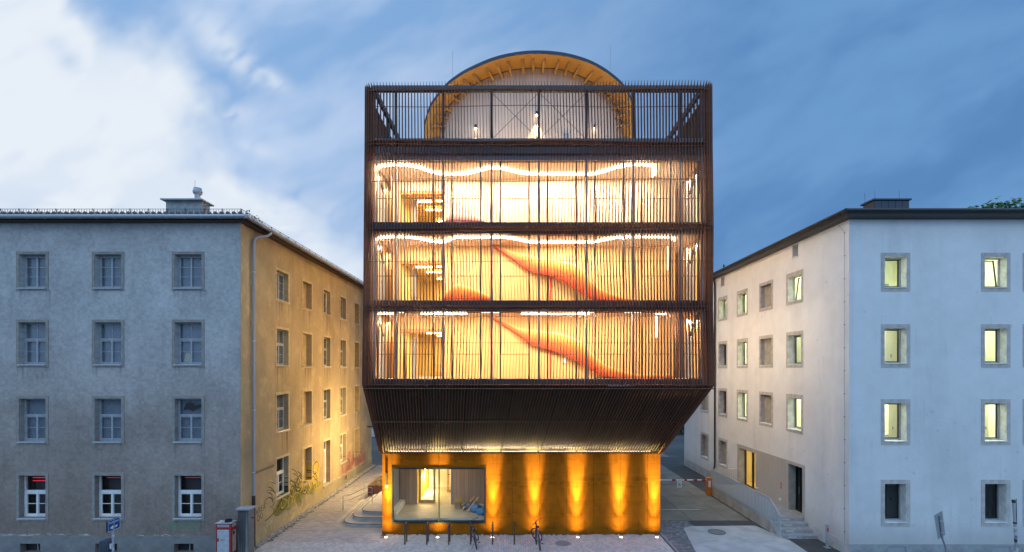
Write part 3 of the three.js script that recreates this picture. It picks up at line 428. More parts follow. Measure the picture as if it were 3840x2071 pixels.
  // round timber roof on the terrace
  const OUT = [[1599, 640], [1596, 580], [1593.7, 520.6], [1594.4, 471.5], [1604.6, 430.9], [1618.1, 397], [1638.4, 368.3], [1655.3, 346.3], [1682.4, 317.5], [1706.1, 298.9], [1739.9, 276.9], [1787.3, 253.2], [1841.5, 230.5], [1892.2, 216], [1943, 206.9], [2000, 202], [2067.7, 204.1], [2135.4, 214.3], [2203, 234.6], [2257.2, 261.7], [2304.6, 295.5], [2330, 319.2], [2350.3, 346.3], [2365, 375], [2375, 418], [2377, 460], [2377, 522], [2375, 580], [2372, 640]];
  const INN = [[1652, 620], [1649, 570], [1647, 521.6], [1655.3, 464.7], [1668.9, 430.9], [1689.2, 390.3], [1736.5, 342.9], [1787.3, 312.4], [1841.5, 285.4], [1894, 268.4], [1949.7, 258.3], [2007, 254.5], [2081, 257], [2128.6, 266.7], [2182.7, 288.8], [2223.4, 312.4], [2287.6, 366.6], [2318, 414], [2333.3, 472], [2338, 522], [2337, 570], [2335, 620]];
  const curve = (pts, d) => { const c = new THREE.CatmullRomCurve3(pts.map(([a, b]) => V(XA(a, d), YA(b, d), -d)), false, 'catmullrom', 0.5); return c.getSpacedPoints(96); };
  const DO = 25.0, DI = 26.3, o = curve(OUT, DO), inn = curve(INN, DI), nrm = o.map((p, i) => { const a = o[Math.max(0, i - 1)], b = o[Math.min(96, i + 1)]; return V(-(b.y - a.y), b.x - a.x, 0).normalize(); });
  const th = (i) => 0.05 + 0.13 * Math.pow(Math.max(0, nrm[i].y), 1.2), q1 = [], q2 = [];
  const ot = o.map((p, i) => p.clone().addScaledVector(nrm[i], th(i))), A3 = (v, z) => [v.x, v.y, z ?? v.z];
  for (let i = 0; i < 96; i++) { q1.push([A3(ot[i]), A3(ot[i + 1]), A3(ot[i + 1], -36), A3(ot[i], -36)], [A3(o[i]), A3(o[i + 1]), A3(ot[i + 1]), A3(ot[i])]); q2.push([A3(o[i]), A3(o[i + 1]), A3(inn[i + 1]), A3(inn[i])]); }
  for (let s = 0; s < 12; s++) part('roof_sheet', quads(q1.slice(s * 16, s * 16 + 16)), M.zinc, hall);
  part('roof_soffit', quads(q2), M.soffit, hall);
  const gs = new THREE.Shape(inn.map((v) => new THREE.Vector2(v.x, v.y)));
  part('gable_wall', metric(new THREE.ExtrudeGeometry(gs, { depth: 0.12, bevelEnabled: false }).translate(0, 0, -DI - 0.13)), M.gable, hall);
  part('gable_edge', new THREE.TubeGeometry(new THREE.CatmullRomCurve3(inn.map((v) => V(v.x, v.y, v.z + 0.0))), 96, 0.028, 4), M.black, hall);
  for (let k = 0; k < 27; k++) {
    const i = Math.round(5 + k * (86 / 26)), P = inn[i], Q = o[i], n = nrm[i], t = V(n.y, -n.x, 0), w = 0.06, S = 9, qq = [], prof = [];
    for (let s = 0; s <= S; s++) { const f = s / S, c = P.clone().lerp(Q, f * 0.74), h = 0.33 * Math.sqrt(1 - Math.pow(f, 2.2)) ; prof.push([c.clone().addScaledVector(n, 0.02), c.clone().addScaledVector(n, -h)]); }
    prof[0][1].z += 0.02;
    for (let s = 0; s < S; s++) { const [a, b] = prof[s], [c, d] = prof[s + 1], sh = (v, g) => A3(v.clone().addScaledVector(t, g * w)); qq.push([sh(a, 1), sh(b, 1), sh(d, 1), sh(c, 1)], [sh(a, -1), sh(b, -1), sh(d, -1), sh(c, -1)], [sh(b, 1), sh(b, -1), sh(d, -1), sh(d, 1)]); }
    part('rafter', quads(qq), M.rafter, hall);
  }
  for (const [px, py] of [[1783.5, 482], [2011.7, 432], [2229.5, 482]]) {
    const x = XA(px, 26.15), y = YA(py, 26.15), l = part('wall_lamp', [new THREE.CylinderGeometry(0.06, 0.06, 0.17, 12).translate(x, y + 0.1, -26.12), bx(x - 0.03, x + 0.03, y + 0.06, y + 0.12, -26.12, -26.2)], M.dark, hall);
    part('lamp_lens', new THREE.SphereGeometry(0.065, 10, 8).translate(x, y - 0.02, -26.12), M.bulb, l);
    spot(hall, lin(1, 0.72, 0.36), 44, 0.5, 1, [x, y - 0.1, -26.06], [x, y - 3, -26.5], 3);
  }
  part('terrace_door', rbx(XA(2112, 26.2), XA(2133, 26.2), 18.4, YA(504, 26.2), -26.1, -26.2), M.steelGrey, hall);
  part('terrace_fill_lamp', bx(-2.2, 4.6, 18.5, 18.55, -24.7, -24.76), glow(1.5, 1.1, 0.5), hall); area(hall, lin(1, 0.74, 0.36), 95, 6.8, 0.08, [1.2, 18.58, -24.73], [0, 1, -0.12]);  // unseen strip added on the terrace floor to warm the vault from below
  part('lightning_rod', bar([XA(1697, 27), YA(310, 27), -27], [XA(1697, 27), YA(192, 27), -27], 0.009, 5), M.galv, hall); part('lightning_rod', bar([XA(2289, 27), YA(285, 27), -27], [XA(2289, 27), YA(172, 27), -27], 0.009, 5), M.galv, hall);
  // uplights let into the paving light the boards
  const where = ['below the lamp on the left corner of the amber wall', 'under the middle bar of the big ground-floor window', 'just right of the big ground-floor window, behind a bicycle stand', 'behind the bicycle with the silver frame', 'nearest the manhole cover in the fine paving', 'between the manhole cover and the right corner of the amber wall', 'at the right corner of the amber wall by the drive'];
  for (const [i, [px, k]] of [[1447, 1], [1640.6, 1], [1846.7, 1], [2006, 1], [2166.7, 1.1], [2329.7, 1.1], [2463.6, 1.1]].entries()) {
    const x = XA(px, 22.98), t = thing('ground_lamp', [x, 0, -22.98], 'lit ground uplight ' + where[i], 'uplight', 'uplights along the amber wall');
    part('rim', new THREE.TorusGeometry(0.085, 0.014, 6, 20).rotateX(Math.PI / 2).translate(x, 0.036, -22.98), M.chrome, t);
    part('lens', new THREE.CylinderGeometry(0.08, 0.08, 0.012, 20).translate(x, 0.036, -22.98), glow(11, 9, 5), t);
    const AMB = lin(1, 0.78, 0.24), sp3 = (I, a, tilt) => spot(t, AMB, I * k, a, 1, [x, 0.06, -22.98], [x, 4, -22.98 - 3.94 * Math.tan(tilt)], 3);
    sp3(760, 0.165, 0.15); sp3(105, 0.30, 0.24); sp3(12, 0.6, 0.42); sp3(6.5, 1.05, 0.5);
  }
}
// ---------- old plastered house, grey to the street, warm-tinted ochre to the yard ----------
const old = thing('plaster_house', [-17.5, 0, -30], 'old four-storey plastered house with weathered grey street front and side wall warmed to ochre', 'building');
{
  const D0 = 20.9, D1 = 40.4, XC = -11.74, XW = -24.2, TOP = 14.52, T = 0.4;
  const rowsY = [[11.55, 13.0], [8.24, 10.06], [4.91, 6.76], [1.6, 3.44]];
  const cols = [[-21.31, -20.16], [-18.04, -16.89], [-14.58, -13.42]];
  // street front
  const cw = 12.46, ch = 14.52;
  const front = canvasTex(1536, 1790, (u, v) => {
    const x = u * cw, y = v * ch, n = fbm(x * 0.55, y * 0.55, 101, 6), m = fbm(x * 2.2, y * 1.4, 131, 5), f = fbm(x * 9, y * 9, 151, 4), drip = fbm(x * 3.2, y * 0.25, 171, 4);
    let k = 0.84 + 0.34 * (n - 0.5) + 0.20 * (m - 0.5) + 0.34 * (f - 0.5) + 0.18 * (fbm(x * 26, y * 26, 161, 3) - 0.5) - 0.05 * sm(0.55, 0.75, drip);
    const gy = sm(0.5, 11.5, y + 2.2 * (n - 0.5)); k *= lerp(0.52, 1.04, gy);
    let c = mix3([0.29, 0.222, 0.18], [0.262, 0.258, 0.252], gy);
    c = mix3(c, [0.31, 0.30, 0.29], sm(0.64, 0.72, fbm(x * 5 + 2 * m, y * 5, 191, 4)) * 0.22);
    return c.map((q) => q * k * 1.75);
  }, (g, w, h) => {
    const r = rng(5), X = (x) => (x - XW) / cw * w, Y = (y) => h - y / ch * h, s = w / cw;
    for (let i = 0; i < 260; i++) { const x = XW + r() * cw, y = r() * ch, a = r() * 6.3; g.strokeStyle = r() < 0.5 ? 'rgba(190,188,184,0.10)' : 'rgba(40,36,34,0.10)'; g.lineWidth = 1 + r() * 1.5; g.beginPath(); g.moveTo(X(x), Y(y)); g.quadraticCurveTo(X(x + 0.15 * Math.cos(a)), Y(y + 0.15 * Math.sin(a)), X(x + 0.32 * Math.cos(a + 0.6)), Y(y + 0.32 * Math.sin(a + 0.6))); g.stroke(); }
    for (const [a] of rowsY) for (const [x0, x1] of cols) for (const x of [x0, x1]) for (let i = 0; i < 3; i++) { const q = x + (r() - 0.5) * 0.3, l = 0.3 + r() * 0.7, gr = g.createLinearGradient(0, Y(a - 0.1), 0, Y(a - l)); gr.addColorStop(0, 'rgba(45,40,36,0.13)'); gr.addColorStop(1, 'rgba(45,40,36,0)'); g.fillStyle = gr; g.fillRect(X(q), Y(a - 0.1), s * (0.04 + 0.06 * r()), s * l); }
    for (let i = 0; i < 150; i++) { const x = [-15.6, -19.6, -21.6, -22.3][i % 4] + (r() - 0.3) * 2.0, y = 0.87 + (r() - 0.5) * 0.1; g.fillStyle = `rgba(205,200,190,${0.18 + 0.4 * r()})`; g.fillRect(X(x), Y(y), s * (0.04 + 0.2 * r()), 1.5 + r() * 3.5); }
    for (let i = 0; i < 26; i++) { const x = -13.6 + r() * 1.7, y = 4.4 + r() * 2.6; g.fillStyle = 'rgba(215,212,205,0.5)'; g.fillRect(X(x), Y(y), 2 + r() * 6, 1.5 + r() * 2); }
    g.strokeStyle = 'rgba(40,140,90,0.55)'; g.lineWidth = s * 0.022; g.lineCap = 'round'; g.font = `${s * 0.4}px sans-serif`; g.strokeText('MADOES', X(-14.85), Y(1.13), s * 1.35);
  });
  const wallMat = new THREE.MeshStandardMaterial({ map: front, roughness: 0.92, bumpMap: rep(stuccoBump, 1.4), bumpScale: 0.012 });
  const uvTo = (g, x0, y0, w, h) => { const p = g.attributes.position, uv = g.attributes.uv; for (let i = 0; i < p.count; i++) uv.setXY(i, (p.getX(i) - x0) / w, (p.getY(i) - y0) / h); return g; };
  const holesF = []; for (const [y0, y1] of rowsY) for (const [x0, x1] of cols) holesF.push([x0, x1, y0, y1]);
  const cellar = [[-21.25, -20.37], [-18.0, -17.05], [-14.6, -13.75]]; for (const [a, b] of cellar) holesF.push([a, b, 0.12, 0.5]);
  // bump needs metre uv: the bump map's own repeat works on the wall's 0..1 uv
  wallMat.bumpMap = stuccoBump.clone(); wallMat.bumpMap.repeat.set(cw / 1.4, ch / 1.4);
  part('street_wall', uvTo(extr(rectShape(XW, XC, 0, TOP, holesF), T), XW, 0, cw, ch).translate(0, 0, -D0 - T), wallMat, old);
  part('plinth', extr(rectShape(XW, XC + 0.03, -0.1, 0.82, cellar.map(([a, b]) => [a, b, 0.12, 0.5])), 0.035).translate(0, 0, -D0), std([0.22, 0.215, 0.205], { map: rep(mottle, 1.6), roughness: 0.92, bumpMap: rep(stuccoBump, 1.4), bumpScale: 0.01 }), old);
  for (const [a, b] of cellar) { const c = part('cellar_window', bx(a, b, 0.1, 0.52, -D0 - 0.25, -D0 - 0.28), M.black, old); part('cellar_bar', bx(lerp(a, b, 0.62) - 0.02, lerp(a, b, 0.62) + 0.02, 0.12, 0.5, -D0 - 0.2, -D0 - 0.24), M.steelGrey, c); }
  // yard side: plaster tinted ochre to deepen the warm light from the hall
  const sw = D1 - D0, sh = 14.52;
  const sc = [[23.95, 25.48], [26.98, 28.42], [29.97, 31.32], [32.9, 34.25], [35.9, 37.15]].map(([a, b]) => [a + 0.13 - D0, b - 0.13 - D0]);
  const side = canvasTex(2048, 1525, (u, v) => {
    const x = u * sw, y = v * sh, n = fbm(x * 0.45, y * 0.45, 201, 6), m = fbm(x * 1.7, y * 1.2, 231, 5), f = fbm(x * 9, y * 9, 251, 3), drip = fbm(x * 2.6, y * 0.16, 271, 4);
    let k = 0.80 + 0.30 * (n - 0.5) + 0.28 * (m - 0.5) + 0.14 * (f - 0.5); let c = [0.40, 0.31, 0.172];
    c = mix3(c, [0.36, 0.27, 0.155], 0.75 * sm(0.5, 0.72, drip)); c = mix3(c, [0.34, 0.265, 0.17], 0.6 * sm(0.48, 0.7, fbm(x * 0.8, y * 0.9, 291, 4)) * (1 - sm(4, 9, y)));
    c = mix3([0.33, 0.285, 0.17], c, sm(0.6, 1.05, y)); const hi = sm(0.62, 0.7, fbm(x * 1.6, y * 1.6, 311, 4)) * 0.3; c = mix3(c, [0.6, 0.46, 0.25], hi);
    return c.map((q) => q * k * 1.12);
  }, (g, w, h) => {
    const r = rng(15), s = w / sw, X = (d) => (d - D0) * s, Y = (y) => h - y / sh * h; g.lineCap = 'round'; g.lineJoin = 'round';
    for (const [a] of rowsY) for (const [x0, x1] of sc) for (let i = 0; i < 9; i++) { const q = lerp(x0 - 0.1, x1 + 0.1, r()), l = 0.4 + r() * 1.6, gr = g.createLinearGradient(0, Y(a - 0.1), 0, Y(a - l)); gr.addColorStop(0, 'rgba(60,48,36,0.22)'); gr.addColorStop(1, 'rgba(60,48,36,0)'); g.fillStyle = gr; g.fillRect(q * s, Y(a - 0.1), s * (0.05 + 0.1 * r()), s * l); }
    const blob = (d, y, rx, ry, c) => { g.fillStyle = c; g.beginPath(); g.ellipse(X(d), Y(y), rx * s, ry * s, 0.2 * (r() - 0.5), 0, 7); g.fill(); };
    const sway = (d, y, a, l, c, lw) => { g.strokeStyle = c; g.lineWidth = lw * s; g.beginPath(); g.moveTo(X(d), Y(y)); g.bezierCurveTo(X(d + l * 0.5 * Math.cos(a)), Y(y + l * 0.5 * Math.sin(a)), X(d + l * Math.cos(a + 0.9)), Y(y + l * 0.8 * Math.sin(a + 0.9)), X(d + l * 0.7 * Math.cos(a + 1.8)), Y(y + l * Math.sin(a + 1.1))); g.stroke(); };
    // long green piece with dark outlines
    for (let i = 0; i < 46; i++) { const t = r(), d = lerp(24.0, 29.3, t); blob(d, lerp(0.85, 1.75, r() * Math.sin(0.4 + t * 2.2)), 0.3 + 0.4 * r(), 0.15 + 0.25 * r(), ['rgba(84,92,36,0.4)', 'rgba(62,78,34,0.4)', 'rgba(150,130,36,0.36)', 'rgba(175,150,44,0.3)'][i % 4]); }
    for (let i = 0; i < 30; i++) blob(lerp(26.6, 29.2, r()), lerp(1.2, 2.4, r()), 0.2 + 0.3 * r(), 0.15 + 0.22 * r(), 'rgba(205,165,30,0.3)');
    for (let i = 0; i < 84; i++) sway(lerp(23.6, 29.4, r()), lerp(0.75, 1.9, r()), r() * 1.6 + 0.4, 0.5 + 0.9 * r(), ['rgba(26,30,20,0.75)', 'rgba(34,44,26,0.7)', 'rgba(215,200,120,0.55)'][i % 3], 0.03 + 0.02 * r());
    for (const [d, y, q] of [[24.9, 1.2, 0.45], [26.7, 1.75, 0.5], [28.9, 2.15, 0.42], [27.5, 1.3, 0.4]]) { g.strokeStyle = 'rgba(22,26,18,0.85)'; g.lineWidth = 0.05 * s; g.beginPath(); g.ellipse(X(d), Y(y), q * s, q * 0.75 * s, -0.5, 0, 6.0); g.stroke(); g.strokeStyle = 'rgba(220,205,130,0.6)'; g.lineWidth = 0.025 * s; g.beginPath(); g.ellipse(X(d), Y(y), q * 0.8 * s, q * 0.58 * s, -0.5, 0.4, 4.4); g.stroke(); }
    g.strokeStyle = 'rgba(20,24,18,0.8)'; g.lineWidth = 0.045 * s; g.beginPath(); g.moveTo(X(23.0), Y(0.82)); g.quadraticCurveTo(X(24.1), Y(0.9), X(24.5), Y(1.35)); g.stroke(); for (let i = 0; i < 8; i++) { const d = lerp(25.5, 28.8, r()); g.strokeStyle = 'rgba(40,46,28,0.4)'; g.lineWidth = 0.025 * s; g.beginPath(); g.moveTo(X(d), Y(0.9)); g.lineTo(X(d), Y(0.25 + 0.3 * r())); g.stroke(); }
    // tag and the pink piece farther back
    g.fillStyle = 'rgba(25,25,22,0.85)'; g.font = `${0.38 * s}px sans-serif`; g.save(); g.translate(X(22.15), Y(1.33)); g.rotate(-0.08); g.fillText('KREA', 0, 0, 1.15 * s); g.fillText('OO', 0.05 * s, 0.33 * s, 0.6 * s); g.restore();
    for (let i = 0; i < 40; i++) blob(lerp(33.3, 38.8, r()), lerp(0.85, 2.0, r() * r()), 0.15 + 0.25 * r(), 0.1 + 0.3 * r(), ['rgba(165,60,50,0.28)', 'rgba(110,85,72,0.3)', 'rgba(190,90,70,0.24)'][i % 3]);
    for (let i = 0; i < 34; i++) sway(lerp(33.2, 38.6, r()), lerp(0.85, 1.7, r()), r() + 0.9, 0.4 + 0.6 * r(), ['rgba(165,50,45,0.6)', 'rgba(60,52,48,0.5)', 'rgba(200,90,75,0.5)'][i % 3], 0.035);
    g.fillStyle = 'rgba(70,58,44,0.5)'; g.fillRect(X(21.95), Y(3.35), 1.9 * s, 0.12 * s); for (let i = 0; i < 160; i++) { g.fillStyle = `rgba(225,205,150,${0.12 + 0.3 * r()})`; g.fillRect(X(lerp(31.5, 40, r())), Y(0.74 + 0.12 * (r() - 0.5)), (0.05 + 0.25 * r()) * s, 1 + 4 * r()); }
    for (let i = 0; i < 70; i++) { g.fillStyle = `rgba(225,205,150,${0.1 + 0.2 * r()})`; g.fillRect(X(lerp(21.9, 27, r())), Y(0.15 + 0.6 * r()), (0.03 + 0.07 * r()) * s, (0.05 + 0.2 * r()) * s); }
  });
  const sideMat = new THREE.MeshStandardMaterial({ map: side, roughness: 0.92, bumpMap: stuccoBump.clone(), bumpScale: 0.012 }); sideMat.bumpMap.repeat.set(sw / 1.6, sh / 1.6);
  const doorCol = 2, holesS = [];
  rowsY.forEach(([y0, y1], k) => sc.forEach(([a, b], j) => holesS.push([a, b, k === 3 && j === doorCol ? 0.78 : y0, k === 3 ? y1 + 0.08 : y1])));
  holesS.push([33.4 - D0, 34.3 - D0, 0.22, 0.56]);
  const toSide = (g) => g.rotateY(Math.PI / 2).translate(XC, 0, -D0);
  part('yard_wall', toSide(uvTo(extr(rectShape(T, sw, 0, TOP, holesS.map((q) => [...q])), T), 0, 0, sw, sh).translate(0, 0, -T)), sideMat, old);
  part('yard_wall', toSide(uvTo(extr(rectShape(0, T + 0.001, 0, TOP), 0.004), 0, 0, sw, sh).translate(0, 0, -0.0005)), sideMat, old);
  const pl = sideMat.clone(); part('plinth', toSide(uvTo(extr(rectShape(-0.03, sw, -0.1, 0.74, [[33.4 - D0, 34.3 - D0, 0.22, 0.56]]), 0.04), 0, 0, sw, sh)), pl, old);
  part('vent_grille', toSide(extr(rectShape(33.4 - D0, 34.3 - D0, 0.2, 0.58), 0.02).translate(0, 0, -0.12)), M.steelGrey, old);
  part('back_wall', [bx(XW, XC - T, 0, TOP, -D1 + T, -D1), bx(XW, XW + T, 0, TOP, -D0 - T, -D1 + T)], M.blindOchre, old);
  for (const y of [3.9, 7.4, 10.8]) part('floor_slab', bx(XW + T, XC - T, y, y + 0.2, -D0 - T, -D1 + T), M.roomDark, old);
  part('inner_wall', [bx(XC - 3.2, XC - 3.1, 0, TOP, -24.6, -D1 + T), bx(XW + T, XC - T, 0, TOP, -24.5, -24.6)], M.roomDark, old);

  // windows: local x across, y up, z outward; the mesh called window is the frame
  function windowMesh(w, h, kind, white, curtainOn, depth = 0.22) {
    const fm = white ? M.white : M.oldWhite, z = -depth, f = [ring(0, w, 0, h, 0.065, 0.07).translate(0, 0, z - 0.07)], p = [], t = kind === 'top' ? 0 : h * 0.34, tr = white ? 0.11 : 0.09;
    const pane = (a, b, c, d) => p.push(metric(new THREE.PlaneGeometry(b - a, d - c).translate((a + b) / 2, (c + d) / 2, z - 0.035)));
    const hTop = kind === 'top' ? h - 0.065 : h - 0.065 - t, cx = w / 2, sash = (a, b, c, d) => f.push(ring(a, b, c, d, white ? 0.06 : 0.045, 0.05).translate(0, 0, z - 0.045));
    if (t) { f.push(bx(0.06, w - 0.06, hTop - tr, hTop, z + 0.015, z - 0.07)); if (kind === 'mid') f.push(bx(cx - 0.012, cx + 0.012, hTop, h - 0.06, z - 0.02, z - 0.05)); pane(0.065, w - 0.065, hTop, h - 0.065); }
    const y1 = t ? hTop - tr : hTop, nb = kind === 'top' ? 3 : 2; sash(0.06, cx + 0.008, 0.06, y1); sash(cx - 0.008, w - 0.06, 0.06, y1); f.push(bx(cx - 0.035, cx + 0.035, 0.06, y1, z + 0.02, z - 0.05));
    for (const [a, b] of [[0.1, cx - 0.03], [cx + 0.03, w - 0.1]]) for (let i = 0; i < nb; i++) { pane(a, b, lerp(0.1, y1 - 0.03, i / nb), lerp(0.1, y1 - 0.03, (i + 1) / nb)); if (i) f.push(bx(a, b, lerp(0.1, y1 - 0.03, i / nb) - 0.012, lerp(0.1, y1 - 0.03, i / nb) + 0.012, z - 0.02, z - 0.055)); }
    const o = shade(new THREE.Mesh(merge(f), fm)); o.name = 'window';
    p.forEach((g) => local('pane', g, white ? M.glass : M.oldGlass, o));
    local('sill', rbx(-0.03, w + 0.03, -0.045, -0.012, 0.09, z + 0.02, 0.008), M.sill, o);
    if (curtainOn) local('curtain', metric(new THREE.PlaneGeometry(w - 0.1, h - 0.1).translate(w / 2, h / 2, z - 0.16)), M.curtain, o);
    local('room_back', quads([[[0, 0, z - 0.5], [w, 0, z - 0.5], [w, h, z - 0.5], [0, h, z - 0.5]]]), M.roomDark, o);
    return o;
  }
  const put = (o, x, y, z, turn) => { const p = at.get(old); o.position.set(x - p[0], y - p[1], z - p[2]); o.rotation.y = turn || 0; old.add(o); return o; };
  const surround = (w, h, m) => { const s = shade(new THREE.Mesh(extr(rectShape(-0.12, w + 0.12, -0.12, h + 0.12, [[0, w, 0, h]]), 0.022), m)); s.name = 'window_surround'; return s; };
  rowsY.forEach(([y0, y1], k) => { let proto; cols.forEach(([x0, x1], j) => {
    const w = x1 - x0, h = y1 - y0; proto ??= windowMesh(w, h, k === 0 ? 'top' : k === 1 ? 'mid' : 'low', k === 3, k < 3);
    const o = put(proto.clone(), x0, y0, -D0); o.add(surround(w, h, M.trimGrey));
    if (k === 2 && j === 2) { const hole = new THREE.Shape([[0.16, 1.3], [0.3, 1.62], [0.55, 1.66], [0.7, 1.52], [1.05, 1.62], [1.0, 1.46], [0.72, 1.36], [0.62, 1.26], [0.4, 1.34]].map((p) => new THREE.Vector2(...p))); o.children.filter((c) => c.name === 'curtain').forEach((c) => o.remove(c)); local('broken_pane', metric(new THREE.ShapeGeometry(hole).translate(0.02, 0.02, -0.25)), M.black, o); local('curtain', metric(new THREE.PlaneGeometry(1.05, 1.75).translate(w / 2, h / 2, -0.4)), M.curtain, o); }
    if (k === 1 && j === 2) local('bright_rag', metric(new THREE.ShapeGeometry(new THREE.Shape([[0.12, 0.1], [0.2, 0.5], [0.36, 0.55], [0.44, 0.12], [0.3, 0.06]].map((p) => new THREE.Vector2(...p)))).translate(0.08, 0.03, -0.3)), std([0.4, 0.36, 0.16]), o);
    if (k === 3) { const n = j === 0 ? 2 : 1; for (let i = 0; i < n; i++) local('glow_tube', rbx(0.16, w - 0.04, h - 0.2 - i * 0.14, h - 0.175 - i * 0.14, -0.42, -0.44, 0.006), new THREE.MeshStandardMaterial({ color: lin(0.3, 0.02, 0.03), emissive: lin(j ? 0.32 : 0.9, 0.02, j ? 0.012 : 0.06) }), o); }
  }); });
  rowsY.forEach(([y0, y1], k) => { let proto; sc.forEach(([a, b], j) => {
    const w = b - a, yb = k === 3 && j === doorCol ? 0.78 : y0, h = (k === 3 ? y1 + 0.08 : y1) - yb, z = -D0 - a;
    if (j === 1 || j === 4) { const o = shade(new THREE.Mesh(bx(-0.01, w + 0.01, -0.01, h + 0.01, -0.3, -0.34), M.blindOchre)); o.name = 'blind_window'; local('sill', rbx(-0.04, w + 0.04, -0.06, -0.015, 0.06, -0.28, 0.008), M.trimGrey, o); o.add(surround(w, h, M.trimOchre)); put(o, XC, yb, z, Math.PI / 2); return; }
    if (k === 3 && j === doorCol) {
      const o = shade(new THREE.Mesh(merge([ring(0, w, 0, h, 0.08, 0.08).translate(0, 0, -0.34), bx(0.08, w - 0.08, 2.0, 2.14, -0.25, -0.33), bx(0.08, 0.2, 0.08, 2.0, -0.27, -0.33), bx(w - 0.2, w - 0.08, 0.08, 2.0, -0.27, -0.33), bx(0.2, w - 0.2, 0.08, 0.22, -0.27, -0.33)]), M.white)); o.name = 'yard_door';
      local('pane', metric(new THREE.PlaneGeometry(w - 0.4, 1.8).translate(w / 2, 1.1, -0.3)), M.glass, o); local('pane', metric(new THREE.PlaneGeometry(w - 0.16, 0.42).translate(w / 2, 2.36, -0.3)), M.glass, o); local('room_back', quads([[[0, 0, -0.7], [w, 0, -0.7], [w, h, -0.7], [0, h, -0.7]]]), M.roomDark, o); local('step', rbx(-0.15, w + 0.15, -0.14, -0.02, 0.1, -0.3), M.trimGrey, o); o.add(surround(w, h, M.trimOchre)); put(o, XC, yb, z, Math.PI / 2); return; }
    const white = k === 3 || (k === 0 && j === 2); const o = put(windowMesh(w, h, k === 0 ? 'top' : 'low', white, k < 3 && j === 0), XC, yb, z, Math.PI / 2); o.add(surround(w, h, M.trimOchre));
    if (k === 3 && j === 0) local('orange_board', bx(0.12, w * 0.62, h - 0.62, h - 0.1, -0.36, -0.38), std([0.6, 0.2, 0.02]), o);
  }); });

  // roof, gutter, snow guard
  const ov = 0.42, RX = -17.97, ridge = 15.9, x1 = XC + ov, x0 = XW - ov, z0 = -D0 + ov, z1 = -D1 - ov, ey = 14.53;
  part('roof', quads([[[x0, ey, z0], [x1, ey, z0], [RX, ridge, z0 - 5.8], [RX, ridge, z0 - 5.8]], [[x1, ey, z0], [x1, ey, z1], [RX, ridge, z1 + 5.8], [RX, ridge, z0 - 5.8]], [[x1, ey, z1], [x0, ey, z1], [RX, ridge, z1 + 5.8], [RX, ridge, z1 + 5.8]], [[x0, ey, z1], [x0, ey, z0], [RX, ridge, z0 - 5.8], [RX, ridge, z1 + 5.8]], [[x0, ey - 0.02, z0], [x1, ey - 0.02, z0], [x1, ey - 0.02, z1], [x0, ey - 0.02, z1]]]), M.tile, old);
  const eaveDark = std([0.10, 0.075, 0.06], { map: rep(mottle, 1) });
  part('eaves', [bx(x0, XC + 0.28, 14.36, 14.52, -D0 + 0.3, -D0 - 0.01), bx(XC, XC + 0.3, 14.36, 14.52, -D0 - 0.0, z1)], eaveDark, old);
  for (let i = 0; i < 46; i++) part('roof_tile', new THREE.CylinderGeometry(0.09, 0.1, 0.45, 8, 1, false, 0, Math.PI).rotateZ(Math.PI / 2).rotateY(Math.PI / 2).rotateX(-0.22).translate(x1 - 0.15 - i * 0.262, ey + 0.03, z0 - 0.1), M.tile, old);
  const gut = (a, b) => bar(a, b, 0.095, 10);
  part('gutter', gut([x0, 14.5, z0 + 0.06], [x1 + 0.08, 14.5, z0 + 0.06]), M.galv, old); part('gutter', gut([x1 + 0.08, 14.5, z0 + 0.12], [x1 + 0.08, 14.5, z1]), M.galv, old);
  for (let i = 0; i < 17; i++) part('gutter_strap', new THREE.TorusGeometry(0.1, 0.012, 4, 12).rotateY(Math.PI / 2).translate(x1 - 0.3 - i * 0.74, 14.5, z0 + 0.06), M.sill, old);
  for (let i = 0; i < 22; i++) part('gutter_strap', new THREE.TorusGeometry(0.1, 0.012, 4, 12).translate(x1 + 0.08, 14.5, z0 - 0.5 - i * 0.84), M.sill, old);
  part('downpipe', new THREE.TubeGeometry(tight([[x1 + 0.08, 14.42, -22.55], [x1 + 0.08, 14.2, -22.35], [XC + 0.13, 13.95, -21.78], [XC + 0.13, 13.6, -21.72], [XC + 0.13, 2.35, -21.72]].map((p) => V(...p)), 0.15), 90, 0.062, 10), M.steelGrey, old);
  for (const y of [12.4, 9.3, 6.2, 3.4]) part('pipe_clamp', new THREE.TorusGeometry(0.068, 0.012, 4, 12).rotateX(Math.PI / 2).translate(XC + 0.13, y, -21.72), M.sill, old);
  part('downpipe', bar([XC + 0.13, 0, -21.72], [XC + 0.13, 2.35, -21.72], 0.075, 10), M.dark, old);
  const gz = -D0 - 0.02, gx = XC + 0.02, y0 = 14.68, y1 = 14.96;
  for (let i = 0; i < 16; i++) part('guard_post', beam([gx - i * 0.8, y1 + 0.02, gz + 0.03], [gx - i * 0.8 + 0.02, y0 - 0.14, gz - 0.08], 0.03, 0.02), M.steel, old);
  for (let i = 0; i < 22; i++) part('guard_post', beam([gx, y1 + 0.02, gz - i * 0.88], [gx - 0.08, y0 - 0.14, gz - i * 0.88], 0.02, 0.03), M.steel, old);
  const guard = (n, step, dir) => { for (let i = 0; i < n; i++) { const b = [], o = i * step; for (const y of [y0, y1]) b.push(dir ? bx(gx - 0.006, gx + 0.006, y, y + 0.016, gz - o, gz - o - step) : bx(gx - o - step, gx - o, y, y + 0.016, gz - 0.006, gz + 0.006)); for (let k = 0; k < 7; k++) { const q = o + (k + 0.5) * step / 7; b.push(dir ? bx(gx - 0.005, gx + 0.005, y0, y1, gz - q + 0.006, gz - q - 0.006) : bx(gx - q - 0.006, gx - q + 0.006, y0, y1, gz - 0.005, gz + 0.005)); } part('snow_guard', b, M.steel, old); } };
  guard(15, 0.8, 0); guard(21, 0.88, 1);
